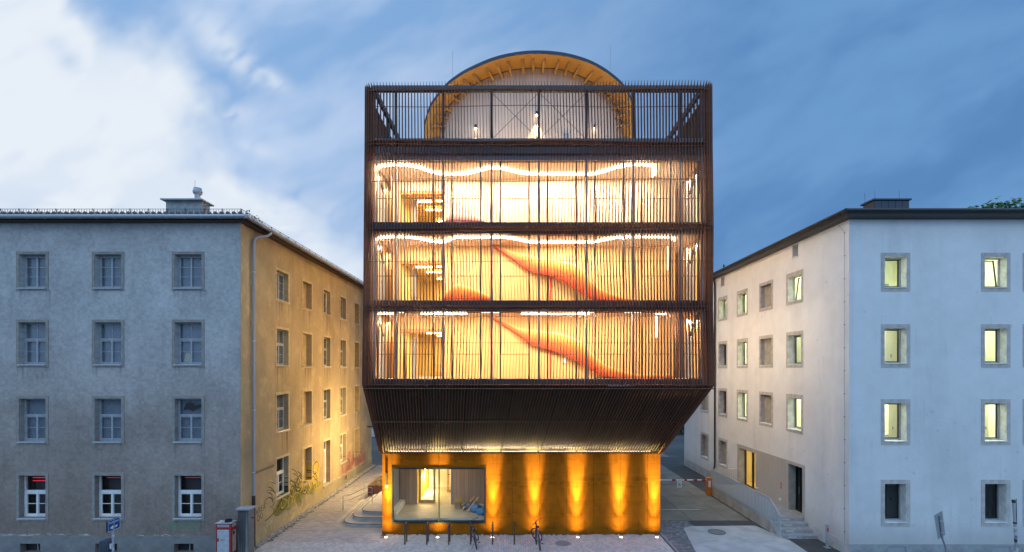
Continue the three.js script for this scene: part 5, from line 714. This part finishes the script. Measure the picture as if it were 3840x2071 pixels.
// ---------- barrier, bollard, drains, bin ----------
{
  const t = thing('barrier', [12.55, 0, -30.9], 'orange gate post with red and white barrier arm lowered across the drive', 'barrier');
  const post = part('post', rbx(12.42, 12.74, 0.01, 1.13, -30.75, -31.05, 0.025), M.orange, t); part('notice', bx(12.5, 12.64, 0.55, 0.95, -30.742, -30.75), M.white, post);
  const x0 = 9.3, x1 = 12.45; part('arm', rbx(x0, x1, 0.92, 1.0, -30.86, -30.94, 0.02), M.white, t);
  for (const [a, b] of [[9.3, 9.38], [10.2, 10.48], [11.0, 11.2], [11.58, 11.86], [12.1, 12.38]]) part('red_band', rbx(a, b, 0.915, 1.005, -30.855, -30.945, 0.02), std([0.36, 0.02, 0.02]), t);
  const tx = canvasTex(128, 160, null, (g, w, h) => { g.fillStyle = '#d8dad8'; g.fillRect(0, 0, w, h); g.strokeStyle = '#202224'; g.lineWidth = 9; g.beginPath(); g.arc(64, 78, 44, 0, 7); g.stroke(); g.fillStyle = '#202224'; g.beginPath(); g.moveTo(50, 106); g.lineTo(44, 80); g.lineTo(52, 82); g.lineTo(52, 52); g.lineTo(60, 52); g.lineTo(62, 72); g.lineTo(84, 82); g.lineTo(80, 106); g.closePath(); g.fill(); g.lineWidth = 7; g.beginPath(); g.moveTo(34, 46); g.lineTo(94, 110); g.stroke(); });
  const sx = XA(2549, 30.8), fm = new THREE.MeshStandardMaterial({ map: tx, roughness: 0.5 });
  const sg = thing('hanging_sign', [sx, 0.5, -30.83], 'small white pictogram sign with a crossed-out hand hanging from the barrier arm', 'sign');
  part('sign_plate', rbx(sx - 0.15, sx + 0.15, 0.5, 0.9, -30.815, -30.83, 0.006), M.white, sg); { const g = new THREE.PlaneGeometry(0.28, 0.36).translate(sx, 0.7, -30.811); part('pictogram', g, fm, sg); }
  const b = thing('bollard', [14.15, 0, -21.7], 'short steel bollard with red reflector before the white house corner', 'bollard'); part('post', rbx(14.1, 14.2, 0, 1.0, -21.65, -21.75, 0.012), M.galv, b); part('cap', rbx(14.085, 14.215, 1.0, 1.05, -21.635, -21.765, 0.01), M.steelGrey, b); part('reflector', bx(14.115, 14.185, 0.76, 0.92, -21.644, -21.65), std([0.5, 0.03, 0.04]), b); part('foot', bx(14.03, 14.27, 0.03, 0.045, -21.58, -21.82), M.galv, b);
  const drain = (x, d, r, label, m, y) => { const g = thing('manhole_cover', [x, y, -d], label, 'manhole cover'); part('rim', new THREE.TorusGeometry(r - 0.03, 0.022, 6, 40).scale(1, 1, 0.5).rotateX(Math.PI / 2).translate(x, y + 0.004, -d), m, g); part('cover', new THREE.CylinderGeometry(r - 0.06, r - 0.06, 0.014, 36).translate(x, y + 0.002, -d), m === M.steelGrey ? std([0.25, 0.245, 0.245], { map: rep(mottle, 0.5) }) : std([0.22, 0.22, 0.21], { map: rep(mottle, 0.5) }), g); for (const [a, q] of [[0.2, 0.6], [-0.3, -0.5]]) part('lifting_slot', bx(x + a * r - 0.03, x + a * r + 0.03, y + 0.008, y + 0.012, -d + q * r * 0.9, -d + q * r * 0.9 - 0.025), M.black, g); };
  drain(2.33, 22.2, 0.38, 'round manhole cover set in the fine paving before the amber wall', M.steelGrey, 0.03); drain(10.06, 23.75, 0.42, 'round iron manhole cover in the pale concrete apron', std([0.07, 0.06, 0.055]), 0.034);
  const w = thing('wheelie_bin', [13.9, 0, -52], 'dark green four-wheel rubbish bin at the far end of the drive', 'bin'); const f = new THREE.BoxGeometry(1.1, 1.0, 1.0), pp = f.attributes.position; for (let i = 0; i < pp.count; i++) if (pp.getY(i) < 0) { pp.setX(i, pp.getX(i) * 0.85); pp.setZ(i, pp.getZ(i) * 0.8); } f.computeVertexNormals(); part('body', metric(f.translate(14.0, 0.72, -52)), M.binGreen, w); part('lid', rbx(13.42, 14.58, 1.22, 1.34, -51.45, -52.55, 0.04), M.binGreen, w); for (const x of [13.62, 14.38]) for (const z of [-51.65, -52.35]) part('wheel', new THREE.CylinderGeometry(0.1, 0.1, 0.05, 12).rotateZ(Math.PI / 2).translate(x, 0.1, z), M.black, w);
}
// ---------- pillar, red cabinet, parking sign and machine, signs on the right ----------
{
  const t = thing('gate_pillar', [-11.45, 0, -20.8], 'rendered gate pillar with flat cap and dark water stains at the house corner', 'pillar');
  const pm = canvasTex(128, 512, (u, v) => { const n = fbm(u * 3, v * 8, 51, 5), d = sm(0.42, 0.62, fbm(u * 4, v * 1.2, 63, 4) + 0.25 * v); return mix3([0.24, 0.22, 0.2], [0.035, 0.035, 0.04], 0.85 * d * (1 - 0.6 * sm(0.75, 1, u))).map((c) => c * (0.75 + 0.5 * n)); });
  part('shaft', (() => { const g = bx(-11.7, -11.2, 0, 2.02, -20.62, -21.0); const p = g.attributes.position, n = g.attributes.normal, uv = g.attributes.uv; for (let i = 0; i < p.count; i++) uv.setXY(i, Math.abs(n.getX(i)) > 0.5 ? 0.97 : (p.getX(i) + 11.7) / 0.5, p.getY(i) / 2.02); return g; })(), new THREE.MeshStandardMaterial({ map: pm, roughness: 0.9, bumpMap: stuccoBump, bumpScale: 0.01 }), t);
  part('cap', rbx(-11.76, -11.13, 2.02, 2.1, -20.54, -21.05, 0.015), M.steelGrey, t); part('hinge', [bx(-11.2, -11.12, 1.62, 1.66, -20.78, -20.82)], M.black, t);
  const c = thing('utility_cabinet', [-12, 0, -20.35], 'red framed metal cabinet with ribbed white door and scribbles beside the gate pillar', 'cabinet');
  const x0 = -12.38, x1 = -11.74, z0 = -20.2, z1 = -20.6;
  part('body', rbx(x0, x1, 0.1, 1.58, z0, z1, 0.012), M.cabinetRed, c); part('base', bx(x0 + 0.03, x1 - 0.03, 0, 0.1, z0 - 0.03, z1), M.concrete, c); part('lid', rbx(x0 - 0.015, x1 + 0.015, 1.58, 1.605, z0 + 0.02, z1, 0.006), M.cabinetWhite, c);
  const ribs = []; for (let i = 0; i < 20; i++) ribs.push(rbx(x0 + 0.07 + i * 0.0245, x0 + 0.07 + i * 0.0245 + 0.016, 0.36, 1.3, z0 + 0.012, z0, 0.004)); const door = part('door', [bx(x0 + 0.06, x1 - 0.085, 0.34, 1.32, z0 + 0.006, z0), ...ribs], M.cabinetWhite, c); part('lock', rbx(x0 + 0.03, x0 + 0.13, 0.83, 0.97, z0 + 0.022, z0, 0.008), M.cabinetRed, door);
  const band = canvasTex(256, 64, null, (g, w, h) => { g.fillStyle = '#9aa0a6'; g.fillRect(0, 0, w, h); g.strokeStyle = '#3a2430'; g.lineWidth = 5; g.beginPath(); g.moveTo(6, 40); for (let i = 0; i < 14; i++) g.quadraticCurveTo(12 + i * 17, i % 2 ? 8 : 60, 22 + i * 17, i % 3 ? 30 : 44); g.stroke(); });
  part('name_band', new THREE.PlaneGeometry(0.5, 0.1).translate((x0 + x1) / 2 - 0.01, 1.48, z0 + 0.004), new THREE.MeshStandardMaterial({ map: band, roughness: 0.6 }), c);
  const scr = canvasTex(256, 64, null, (g, w, h) => { g.clearRect(0, 0, w, h); g.fillStyle = '#15161a'; g.font = 'bold italic 46px sans-serif'; g.fillText('jrnavez', 18, 44, 220); }); part('scribble', new THREE.PlaneGeometry(0.3, 0.075).translate(-12.05, 0.9, z0 + 0.015), new THREE.MeshStandardMaterial({ map: scr, transparent: true, alphaTest: 0.4, roughness: 0.7 }), door);
  part('side_panel', [rbx(x1 + 0.006, x1, 0.36, 1.25, z0 - 0.1, z1 + 0.05, 0.003), rbx(x1 + 0.006, x1, 1.4, 1.55, z0 - 0.06, z1 + 0.05, 0.003)], std([0.42, 0.34, 0.24], { map: rep(mottle, 0.4) }), c); part('sticker', bx(x1 + 0.009, x1 + 0.006, 1.08, 1.22, z0 - 0.12, z0 - 0.24), M.black, c);
  const k = thing('cable_coil', [-11.95, 1.6, -20.35], 'coil of dark cable lying on top of the red cabinet', 'cable'); const loops = []; for (let i = 0; i < 5; i++) loops.push(new THREE.TorusGeometry(0.13 - (i % 2) * 0.02, 0.014, 6, 26).rotateX(Math.PI / 2 + 0.05 * (i - 2)).translate(-11.95 + 0.01 * (i % 3), 1.622 + i * 0.016, -20.35)); part('loop', loops, M.tyre, k);
  // parking sign, seen at a slant
  const ps = thing('parking_sign', [-15.04, 0, -18.2], 'blue parking ticket sign with arrow on a sticker-covered steel post', 'sign');
  const face = canvasTex(256, 208, null, (g, w, h) => { g.fillStyle = '#c9d3da'; g.fillRect(0, 0, w, h); g.fillStyle = '#0b4f93'; g.beginPath(); g.roundRect(8, 8, w - 16, h - 16, 12); g.fill(); g.fillStyle = '#dfe5ea'; g.font = 'bold 44px sans-serif'; g.fillText('Parkschein', 20, 66, 216); g.beginPath(); g.moveTo(36, 146); g.lineTo(106, 108); g.lineTo(106, 128); g.lineTo(206, 128); g.lineTo(186, 164); g.lineTo(106, 164); g.lineTo(106, 184); g.closePath(); g.fill(); g.fillStyle = '#cdb878'; g.fillRect(104, 132, 64, 28); });
  const box = part('sign_box', rbx(-15.09, -15.02, 1.96, 2.38, -17.96, -18.52, 0.012), M.black, ps); { const g = new THREE.PlaneGeometry(0.555, 0.415).rotateY(Math.PI / 2).translate(-15.017, 2.17, -18.24); part('sign_face', g, new THREE.MeshStandardMaterial({ map: face, roughness: 0.4 }), box); const g2 = new THREE.PlaneGeometry(0.555, 0.415).rotateY(-Math.PI / 2).translate(-15.093, 2.17, -18.24); part('sign_face', g2, new THREE.MeshStandardMaterial({ map: face, roughness: 0.4 }), box); }
  part('post', bar([-15.055, 0, -18.24], [-15.055, 2.36, -18.24], 0.042, 10), M.galv, ps); for (const [y, h, cc] of [[1.75, 0.07, [0.6, 0.62, 0.6]], [1.45, 0.06, [0.35, 0.4, 0.5]], [1.25, 0.1, [0.55, 0.5, 0.5]], [1.05, 0.06, [0.2, 0.22, 0.25]]]) part('sticker', new THREE.CylinderGeometry(0.0435, 0.0435, h, 10, 1, true, 0.4, 3.4).translate(-15.055, y, -18.24), std(cc), ps);
  const tm = thing('ticket_machine', [-15.75, 0, -18.7], 'dark grey parking ticket machine with rounded top behind the blue sign', 'ticket machine'); part('housing', (() => { const s = new THREE.Shape(); s.moveTo(-0.17, 0); s.lineTo(0.17, 0); s.lineTo(0.17, 1.34); s.quadraticCurveTo(0.16, 1.43, 0.05, 1.44); s.lineTo(-0.05, 1.44); s.quadraticCurveTo(-0.16, 1.43, -0.17, 1.34); s.closePath(); return extr(s, 0.3, { bevelEnabled: true, bevelSize: 0.01, bevelThickness: 0.01, bevelSegments: 1 }).translate(-15.68, 0, -18.85); })(), std([0.045, 0.06, 0.085], { roughness: 0.5 }), tm); part('tag_holder', rbx(-15.5, -15.44, 1.1, 1.3, -18.6, -18.66), M.white, tm); part('panel', bx(-15.8, -15.55, 0.95, 1.25, -18.53, -18.535), M.steel, tm);
  // grey sign seen from behind, and the sticker-covered post
  const gs = thing('traffic_sign', [16.3, 0, -18.2], 'plain grey back of a leaning traffic sign before the white house', 'sign'); { const q = [[15.72, 2.58, -18.0], [16.43, 2.62, -18.45], [16.5, 1.72, -18.4], [15.87, 1.69, -18.0]], n = [0.011, 0, -0.018], o = q.map((p) => p.map((v, i) => v + n[i])); part('plate', quads([q, o, ...q.map((p, i) => [p, q[(i + 1) % 4], o[(i + 1) % 4], o[i]])]), std([0.27, 0.285, 0.30], { roughness: 0.55, metalness: 0.3 }), gs); part('post', pipe([[16.09, 2.5, -18.17], [16.16, 1.68, -18.15], [16.27, 1.35, -18.13], [16.36, 0, -18.1]], 0.032), std([0.24, 0.255, 0.28], { roughness: 0.5, metalness: 0.3 }), gs); part('clamp', [bx(16.06, 16.2, 2.3, 2.34, -18.13, -18.22), bx(16.1, 16.24, 1.86, 1.9, -18.13, -18.2)], M.galv, gs); }
  const sp = thing('sign_post', [18.85, 0, -18], 'leaning steel post plastered with torn stickers at the right edge', 'post'); const at2 = (y) => 18.68 + (3.14 - y) * 0.062; part('post', bar([at2(0), 0, -18], [at2(3.1), 3.1, -18], 0.046, 12), M.galv, sp); part('cap', bar([at2(3.1), 3.06, -18], [at2(3.14), 3.16, -18], 0.055, 12), M.dark, sp); part('strap', [bar([at2(2.3), 2.28, -18], [at2(2.34), 2.34, -18], 0.053, 12), bar([at2(2.5) + 0.06, 3.2, -18], [at2(2.3) + 0.07, 2.25, -18], 0.012, 5)], M.dark, sp);
  const r = rng(91); for (let i = 0; i < 22; i++) { const y = 2.15 - i * 0.06 - r() * 0.03, h = 0.05 + r() * 0.08; part('sticker', new THREE.CylinderGeometry(0.0475 + 0.001 * (i % 3), 0.0475 + 0.001 * (i % 3), h, 10, 1, true, Math.PI * 2 * r() - 2, 1.5 + 2 * r()).rotateZ(0.062).translate(at2(y), y, -18), std([[0.6, 0.62, 0.62], [0.05, 0.16, 0.4], [0.3, 0.32, 0.36], [0.04, 0.04, 0.05], [0.5, 0.45, 0.45]][i % 5]), sp); }
}
// ---------- bicycle stands and bicycles ----------
{
  const txt = ['nearest the curved steps', 'second along from the curved steps', 'third from the steps, under the window bar', 'that the dark bicycle leans on', 'straight before an uplight, right of the big window', 'standing free between the two bicycles\' right-hand gap', 'that the silver bicycle leans on'];
  txt[5] = 'just before the stand of the silver bicycle';
  for (let i = 0; i < 7; i++) { const x = -4.89 + i, t = thing('bike_stand', [x, 0, -22.2], 'brown flat-bar bicycle stand ' + txt[i], 'bike stand', 'bicycle stands before the amber wall'); const b = 0.03; part('bar', [rbx(x - b, x + b, 0.02, 0.96, -22.04, -22.09, 0.01), rbx(x - b, x + b, 0.91, 0.96, -22.09, -22.42, 0.01), rbx(x - b, x + b, 0.02, 0.96, -22.42, -22.47, 0.01)], M.rackBrown, t); }
  function bicycle(label, pos, lean, yaw, steer, fm, stand) {
    const t = new THREE.Group(); t.name = numbered('bicycle'); t.position.set(...pos); t.rotation.set(0, yaw, lean, 'YXZ'); scene.add(t); tag(t, label, 'bicycle', 'bicycles locked before the amber wall');
    const R = 0.34, wb = 1.05, L = (n, g, m, p = t) => local(n, g, m, p);
    function wheel(name, parent, x, y, z) { const w = L(name, new THREE.TorusGeometry(R - 0.02, 0.023, 8, 40).rotateY(Math.PI / 2), M.tyre, parent); w.position.set(x, y, z); L('rim', new THREE.TorusGeometry(R - 0.05, 0.012, 6, 36).rotateY(Math.PI / 2), M.bikeSilver, w); const sp = []; for (let i = 0; i < 20; i++) { const a = i / 20 * 6.283; sp.push(bar([(i % 2 ? 0.025 : -0.025), 0, 0], [0, (R - 0.05) * Math.cos(a), (R - 0.05) * Math.sin(a)], 0.0025, 3)); } L('spokes', sp, M.chrome, w); L('hub', new THREE.CylinderGeometry(0.025, 0.025, 0.1, 10).rotateZ(Math.PI / 2), M.bikeSilver, w); return w; }
    wheel('rear_wheel', t, 0, R, 0);
    const bb = [0, 0.29, -0.43], seat = [0, 0.80, -0.27], ht = [0, 0.90, -0.80], hb = [0, 0.74, -0.855], ra = [0, R, 0];
    L('frame', [bar(bb, seat, 0.019), bar(seat, [0, 0.84, -0.815], 0.017), bar(bb, hb, 0.022), bar(hb, ht, 0.023), ...[-0.05, 0.05].flatMap((s) => [bar([s * 0.5, 0.29, -0.43], [s, R, 0], 0.011), bar([s * 0.3, 0.76, -0.275], [s, R, 0], 0.01)])], fm);
    const sd = L('saddle', new THREE.SphereGeometry(0.1, 14, 10).scale(0.72, 0.33, 1.35), M.black); sd.position.set(0, 0.98, -0.2); L('seat_post', bar(seat, [0, 0.96, -0.215], 0.014), M.chrome);
    L('chainring', new THREE.CylinderGeometry(0.09, 0.09, 0.012, 20).rotateZ(Math.PI / 2).translate(0.06, 0.29, -0.43), M.bikeSilver); L('crank', [bar([0.08, 0.29, -0.43], [0.09, 0.16, -0.34], 0.011), bar([-0.08, 0.29, -0.43], [-0.09, 0.42, -0.52], 0.011)], M.bikeSilver); L('pedal', [rbx(0.09, 0.19, 0.145, 0.17, -0.3, -0.38, 0.006)], M.black); L('pedal', [rbx(-0.19, -0.09, 0.405, 0.43, -0.48, -0.56, 0.006)], M.black);
    if (stand) L('kickstand', bar([-0.04, 0.3, -0.1], [-0.24, 0.02, -0.06], 0.01), M.black);
    L('mudguard', new THREE.TorusGeometry(R + 0.02, 0.022, 5, 24, 2.4).scale(1, 1, 0.8).rotateY(Math.PI / 2).rotateX(0.35).translate(0, R, 0), M.black); L('rear_lamp', rbx(-0.025, 0.025, 0.62, 0.68, 0.1, 0.14, 0.01), std([0.3, 0.02, 0.02]));
    const f = new THREE.Group(); f.name = 'steering'; f.position.set(0, 0.74, -0.855); const ax = V(0, 0.16, 0.055).normalize(); f.quaternion.setFromAxisAngle(ax, steer); t.add(f);
    const F = (p) => [p[0], p[1] - 0.74, p[2] + 0.855]; const fk = [0, R, -wb];
    L('fork', [...[-0.055, 0.055].map((s) => bar(F([s, 0.7, -0.88]), F([s * 0.9, R, -wb]), 0.013)), bar(F([-0.06, 0.71, -0.87]), F([0.06, 0.71, -0.87]), 0.016), bar(F([0, 0.74, -0.855]), F([0, 1.0, -0.77]), 0.014)], fm, f); wheel('front_wheel', f, ...F(fk));
    L('handlebar', tube([[-0.31, 1.06, -0.70], [-0.2, 1.06, -0.75], [0, 1.03, -0.80], [0.2, 1.06, -0.75], [0.31, 1.06, -0.70]].map(F), 0.012, 24, 6), M.black, f); L('grip', bar(F([-0.32, 1.06, -0.69]), F([-0.22, 1.06, -0.74]), 0.018), M.tyre, f); L('grip', bar(F([0.32, 1.06, -0.69]), F([0.22, 1.06, -0.74]), 0.018), M.tyre, f); L('brake_lever', [bar(F([-0.2, 1.05, -0.76]), F([-0.3, 1.02, -0.78]), 0.006), bar(F([0.2, 1.05, -0.76]), F([0.3, 1.02, -0.78]), 0.006)], M.chrome, f);
    L('cable', tube([[0.18, 1.05, -0.76], [0.1, 1.02, -0.98], [0, 0.9, -0.92], [0.02, 0.76, -0.84]].map(F), 0.005, 20, 4), M.black, f); L('front_lamp', rbx(-0.03, 0.03, 0.2, 0.25, -0.04, 0.0, 0.01), M.black, f);
    return t;
  }
  bicycle('dark bicycle leaning on a stand under the big window', [-1.56, 0.03, -21.5], 0.2, 0.1, 0.55, M.bikeFrame, true);
  bicycle('bicycle with silver frame leaning on the last stand before the amber boards', [1.24, 0.03, -21.35], 0.09, 0.03, 0.75, M.bikeSilver, false);
}
// ---------- clutter in the lit room ----------
{
  const r = rng(77), bag = (x, z, s, m, label) => { const t = thing('plastic_bag', [x, 0.75, z], label, 'bag'); const g = new THREE.IcosahedronGeometry(s, 3), p = g.attributes.position; for (let i = 0; i < p.count; i++) { const v = V(p.getX(i), p.getY(i), p.getZ(i)), k = 0.72 + 0.5 * fbm(v.x / s * 1.7 + x * 9, v.y / s * 1.7 + v.z / s * 2, 8, 3); p.setXYZ(i, v.x * k * 1.2, Math.max(-s * 0.6, v.y * k), v.z * k); } g.computeVertexNormals(); part('sack', metric(g.translate(x, 0.75 + s * 0.6, z)), m, t); part('knot', new THREE.ConeGeometry(s * 0.22, s * 0.5, 8).rotateX(Math.PI).translate(x + 0.03, 0.75 + s * 1.25, z), m, t); };
  bag(-1.85, -24.7, 0.25, M.bag, 'blue rubbish sack against the right side of the window'); bag(-1.5, -24.25, 0.22, M.bag, 'blue sack nearest the window pane, in front of the others'); bag(-2.25, -25.2, 0.24, std([0.1, 0.11, 0.14], { roughness: 0.4 }), 'dark grey sack behind the blue sacks'); bag(-1.6, -25.2, 0.2, std([0.35, 0.36, 0.38], { roughness: 0.4 }), 'pale crumpled sack at the back of the heap');
  const b = thing('cardboard_box', [-2.85, 0.75, -25.4], 'stacked cardboard carton beside the doorway of the lit room', 'box'); part('carton', rbx(-3.0, -2.7, 0.75, 1.02, -25.3, -25.6), M.card, b); part('flap', rbx(-2.98, -2.72, 1.02, 1.05, -25.2, -25.4), M.card, b); const y = thing('crate', [-2.8, 1.05, -25.45], 'yellow crate standing on the cardboard carton', 'crate'); part('crate_body', [ring(-2.95, -2.65, 1.06, 1.24, 0.025, 0.02).translate(0, 0, -25.35), bx(-2.95, -2.65, 1.055, 1.07, -25.35, -25.6), ring(-2.95, -2.65, 1.06, 1.24, 0.025, 0.02).translate(0, 0, -25.6)], std([0.5, 0.33, 0.04]), y);
  for (const [i, [a, c]] of [[[-2.6, -24.9], [-1.95, -25.5]], [[-2.3, -24.6], [-1.75, -25.3]]].entries()) { const p = thing('plank', [a[0], 0.75, a[1]], i ? 'nearer pale board leaning across the heap of sacks' : 'pale board leaning behind the heap of sacks', 'board'); part('board', beam([a[0], 0.77, a[1]], [c[0], 1.35, c[1]], 0.12, 0.02), M.ply, p); }
}
// ---------- far end of the yard and trees ----------
{
  const g = thing('garden_wall', [-4, 0, -58], 'low white rendered wall across the far end of the yard', 'wall'); part('wall', bx(-30, 8, 0, 1.0, -58, -58.3), M.white, g); part('coping', rbx(-30, 8, 1.0, 1.08, -57.9, -58.4), M.steelGrey, g);
  function foliage(n, seed, fn, size) { const r = rng(seed), pos = [[], [], []]; for (let i = 0; i < n; i++) { const p = fn(r); if (!p) continue; const a = r() * 6.3, b = r() * 3, s = size * (0.6 + 0.8 * r()), u = V(Math.cos(a) * s, (r() - 0.5) * s, Math.sin(a) * s), w = V(-Math.sin(a) * Math.cos(b) * s * 0.6, Math.sin(b) * s * 0.6, Math.cos(a) * Math.cos(b) * s * 0.6), k = pos[i % 3], q = (v) => k.push(p.x + v.x, p.y + v.y, p.z + v.z); q(u.clone().negate()); q(w); q(u); q(u.clone().negate()); q(u); q(w.clone().negate()); } return pos.map((k) => { const b = new THREE.BufferGeometry(); b.setAttribute('position', new THREE.Float32BufferAttribute(k, 3)); b.computeVertexNormals(); return metric(b); }); }
  function tree(x, z, h, rad, base, seed, label, n, leaf = M.leaf) { const t = thing('tree', [x, 0, z], label, 'tree', 'trees behind the houses'); const tr = [new THREE.CylinderGeometry(0.12, 0.26, h * 0.55, 8).translate(x, h * 0.275, z)], r = rng(seed), c = []; for (let i = 0; i < 16; i++) { const a = r() * 6.3, e = r() * 1.2 - 0.2, q = V(x + Math.cos(a) * rad * 0.75 * Math.cos(e), base + (h - base) * (0.2 + 0.75 * r()), z + Math.sin(a) * rad * 0.75 * Math.cos(e)); c.push(q); tr.push(bar([x, Math.min(h * 0.52, q.y - 0.6), z], q.toArray(), 0.05, 5)); } part('trunk', tr, M.bark, t); const fo = foliage(n, seed + 1, (q) => { const k = c[Math.floor(q() * c.length)], s = rad * 0.46; return V(k.x + (q() + q() - 1) * s, k.y + (q() + q() - 1) * s * 0.8, k.z + (q() + q() - 1) * s); }, 0.16); fo.forEach((f, i) => part('crown', f, leaf[i], t)); }
  tree(37.5, -36, 20.6, 2.9, 15, 301, 'leafy green tree rising behind the dark roof of the white house', 9000, M.leafBright); tree(33.2, -36, 18.6, 1.0, 17.0, 305, 'small green treetop just showing over the white house roof', 900, M.leafBright);
  tree(-15, -64, 8, 3, 1.5, 311, 'dark tree beyond the low wall, seen past the ochre house', 3000); tree(-18.5, -66, 9, 3.2, 1.5, 317, 'broad tree beyond the low wall, behind the ochre house', 3000);
  const hd = thing('hedge', [14, 0, -60], 'dark clipped hedge closing the far end of the drive', 'hedge'); foliage(9000, 331, (q) => V(9 + q() * 16, q() * 2.6, -59.5 - q() * 1.5), 0.14).forEach((f, i) => part('leaves', f, M.leaf[i], hd)); part('stems', Array.from({ length: 30 }, (_, i) => bar([9 + i * 0.53, 0, -60.3], [9.1 + i * 0.53, 2.2, -60.2], 0.04, 4)), M.bark, hd);
}
renderer.render(scene, camera);
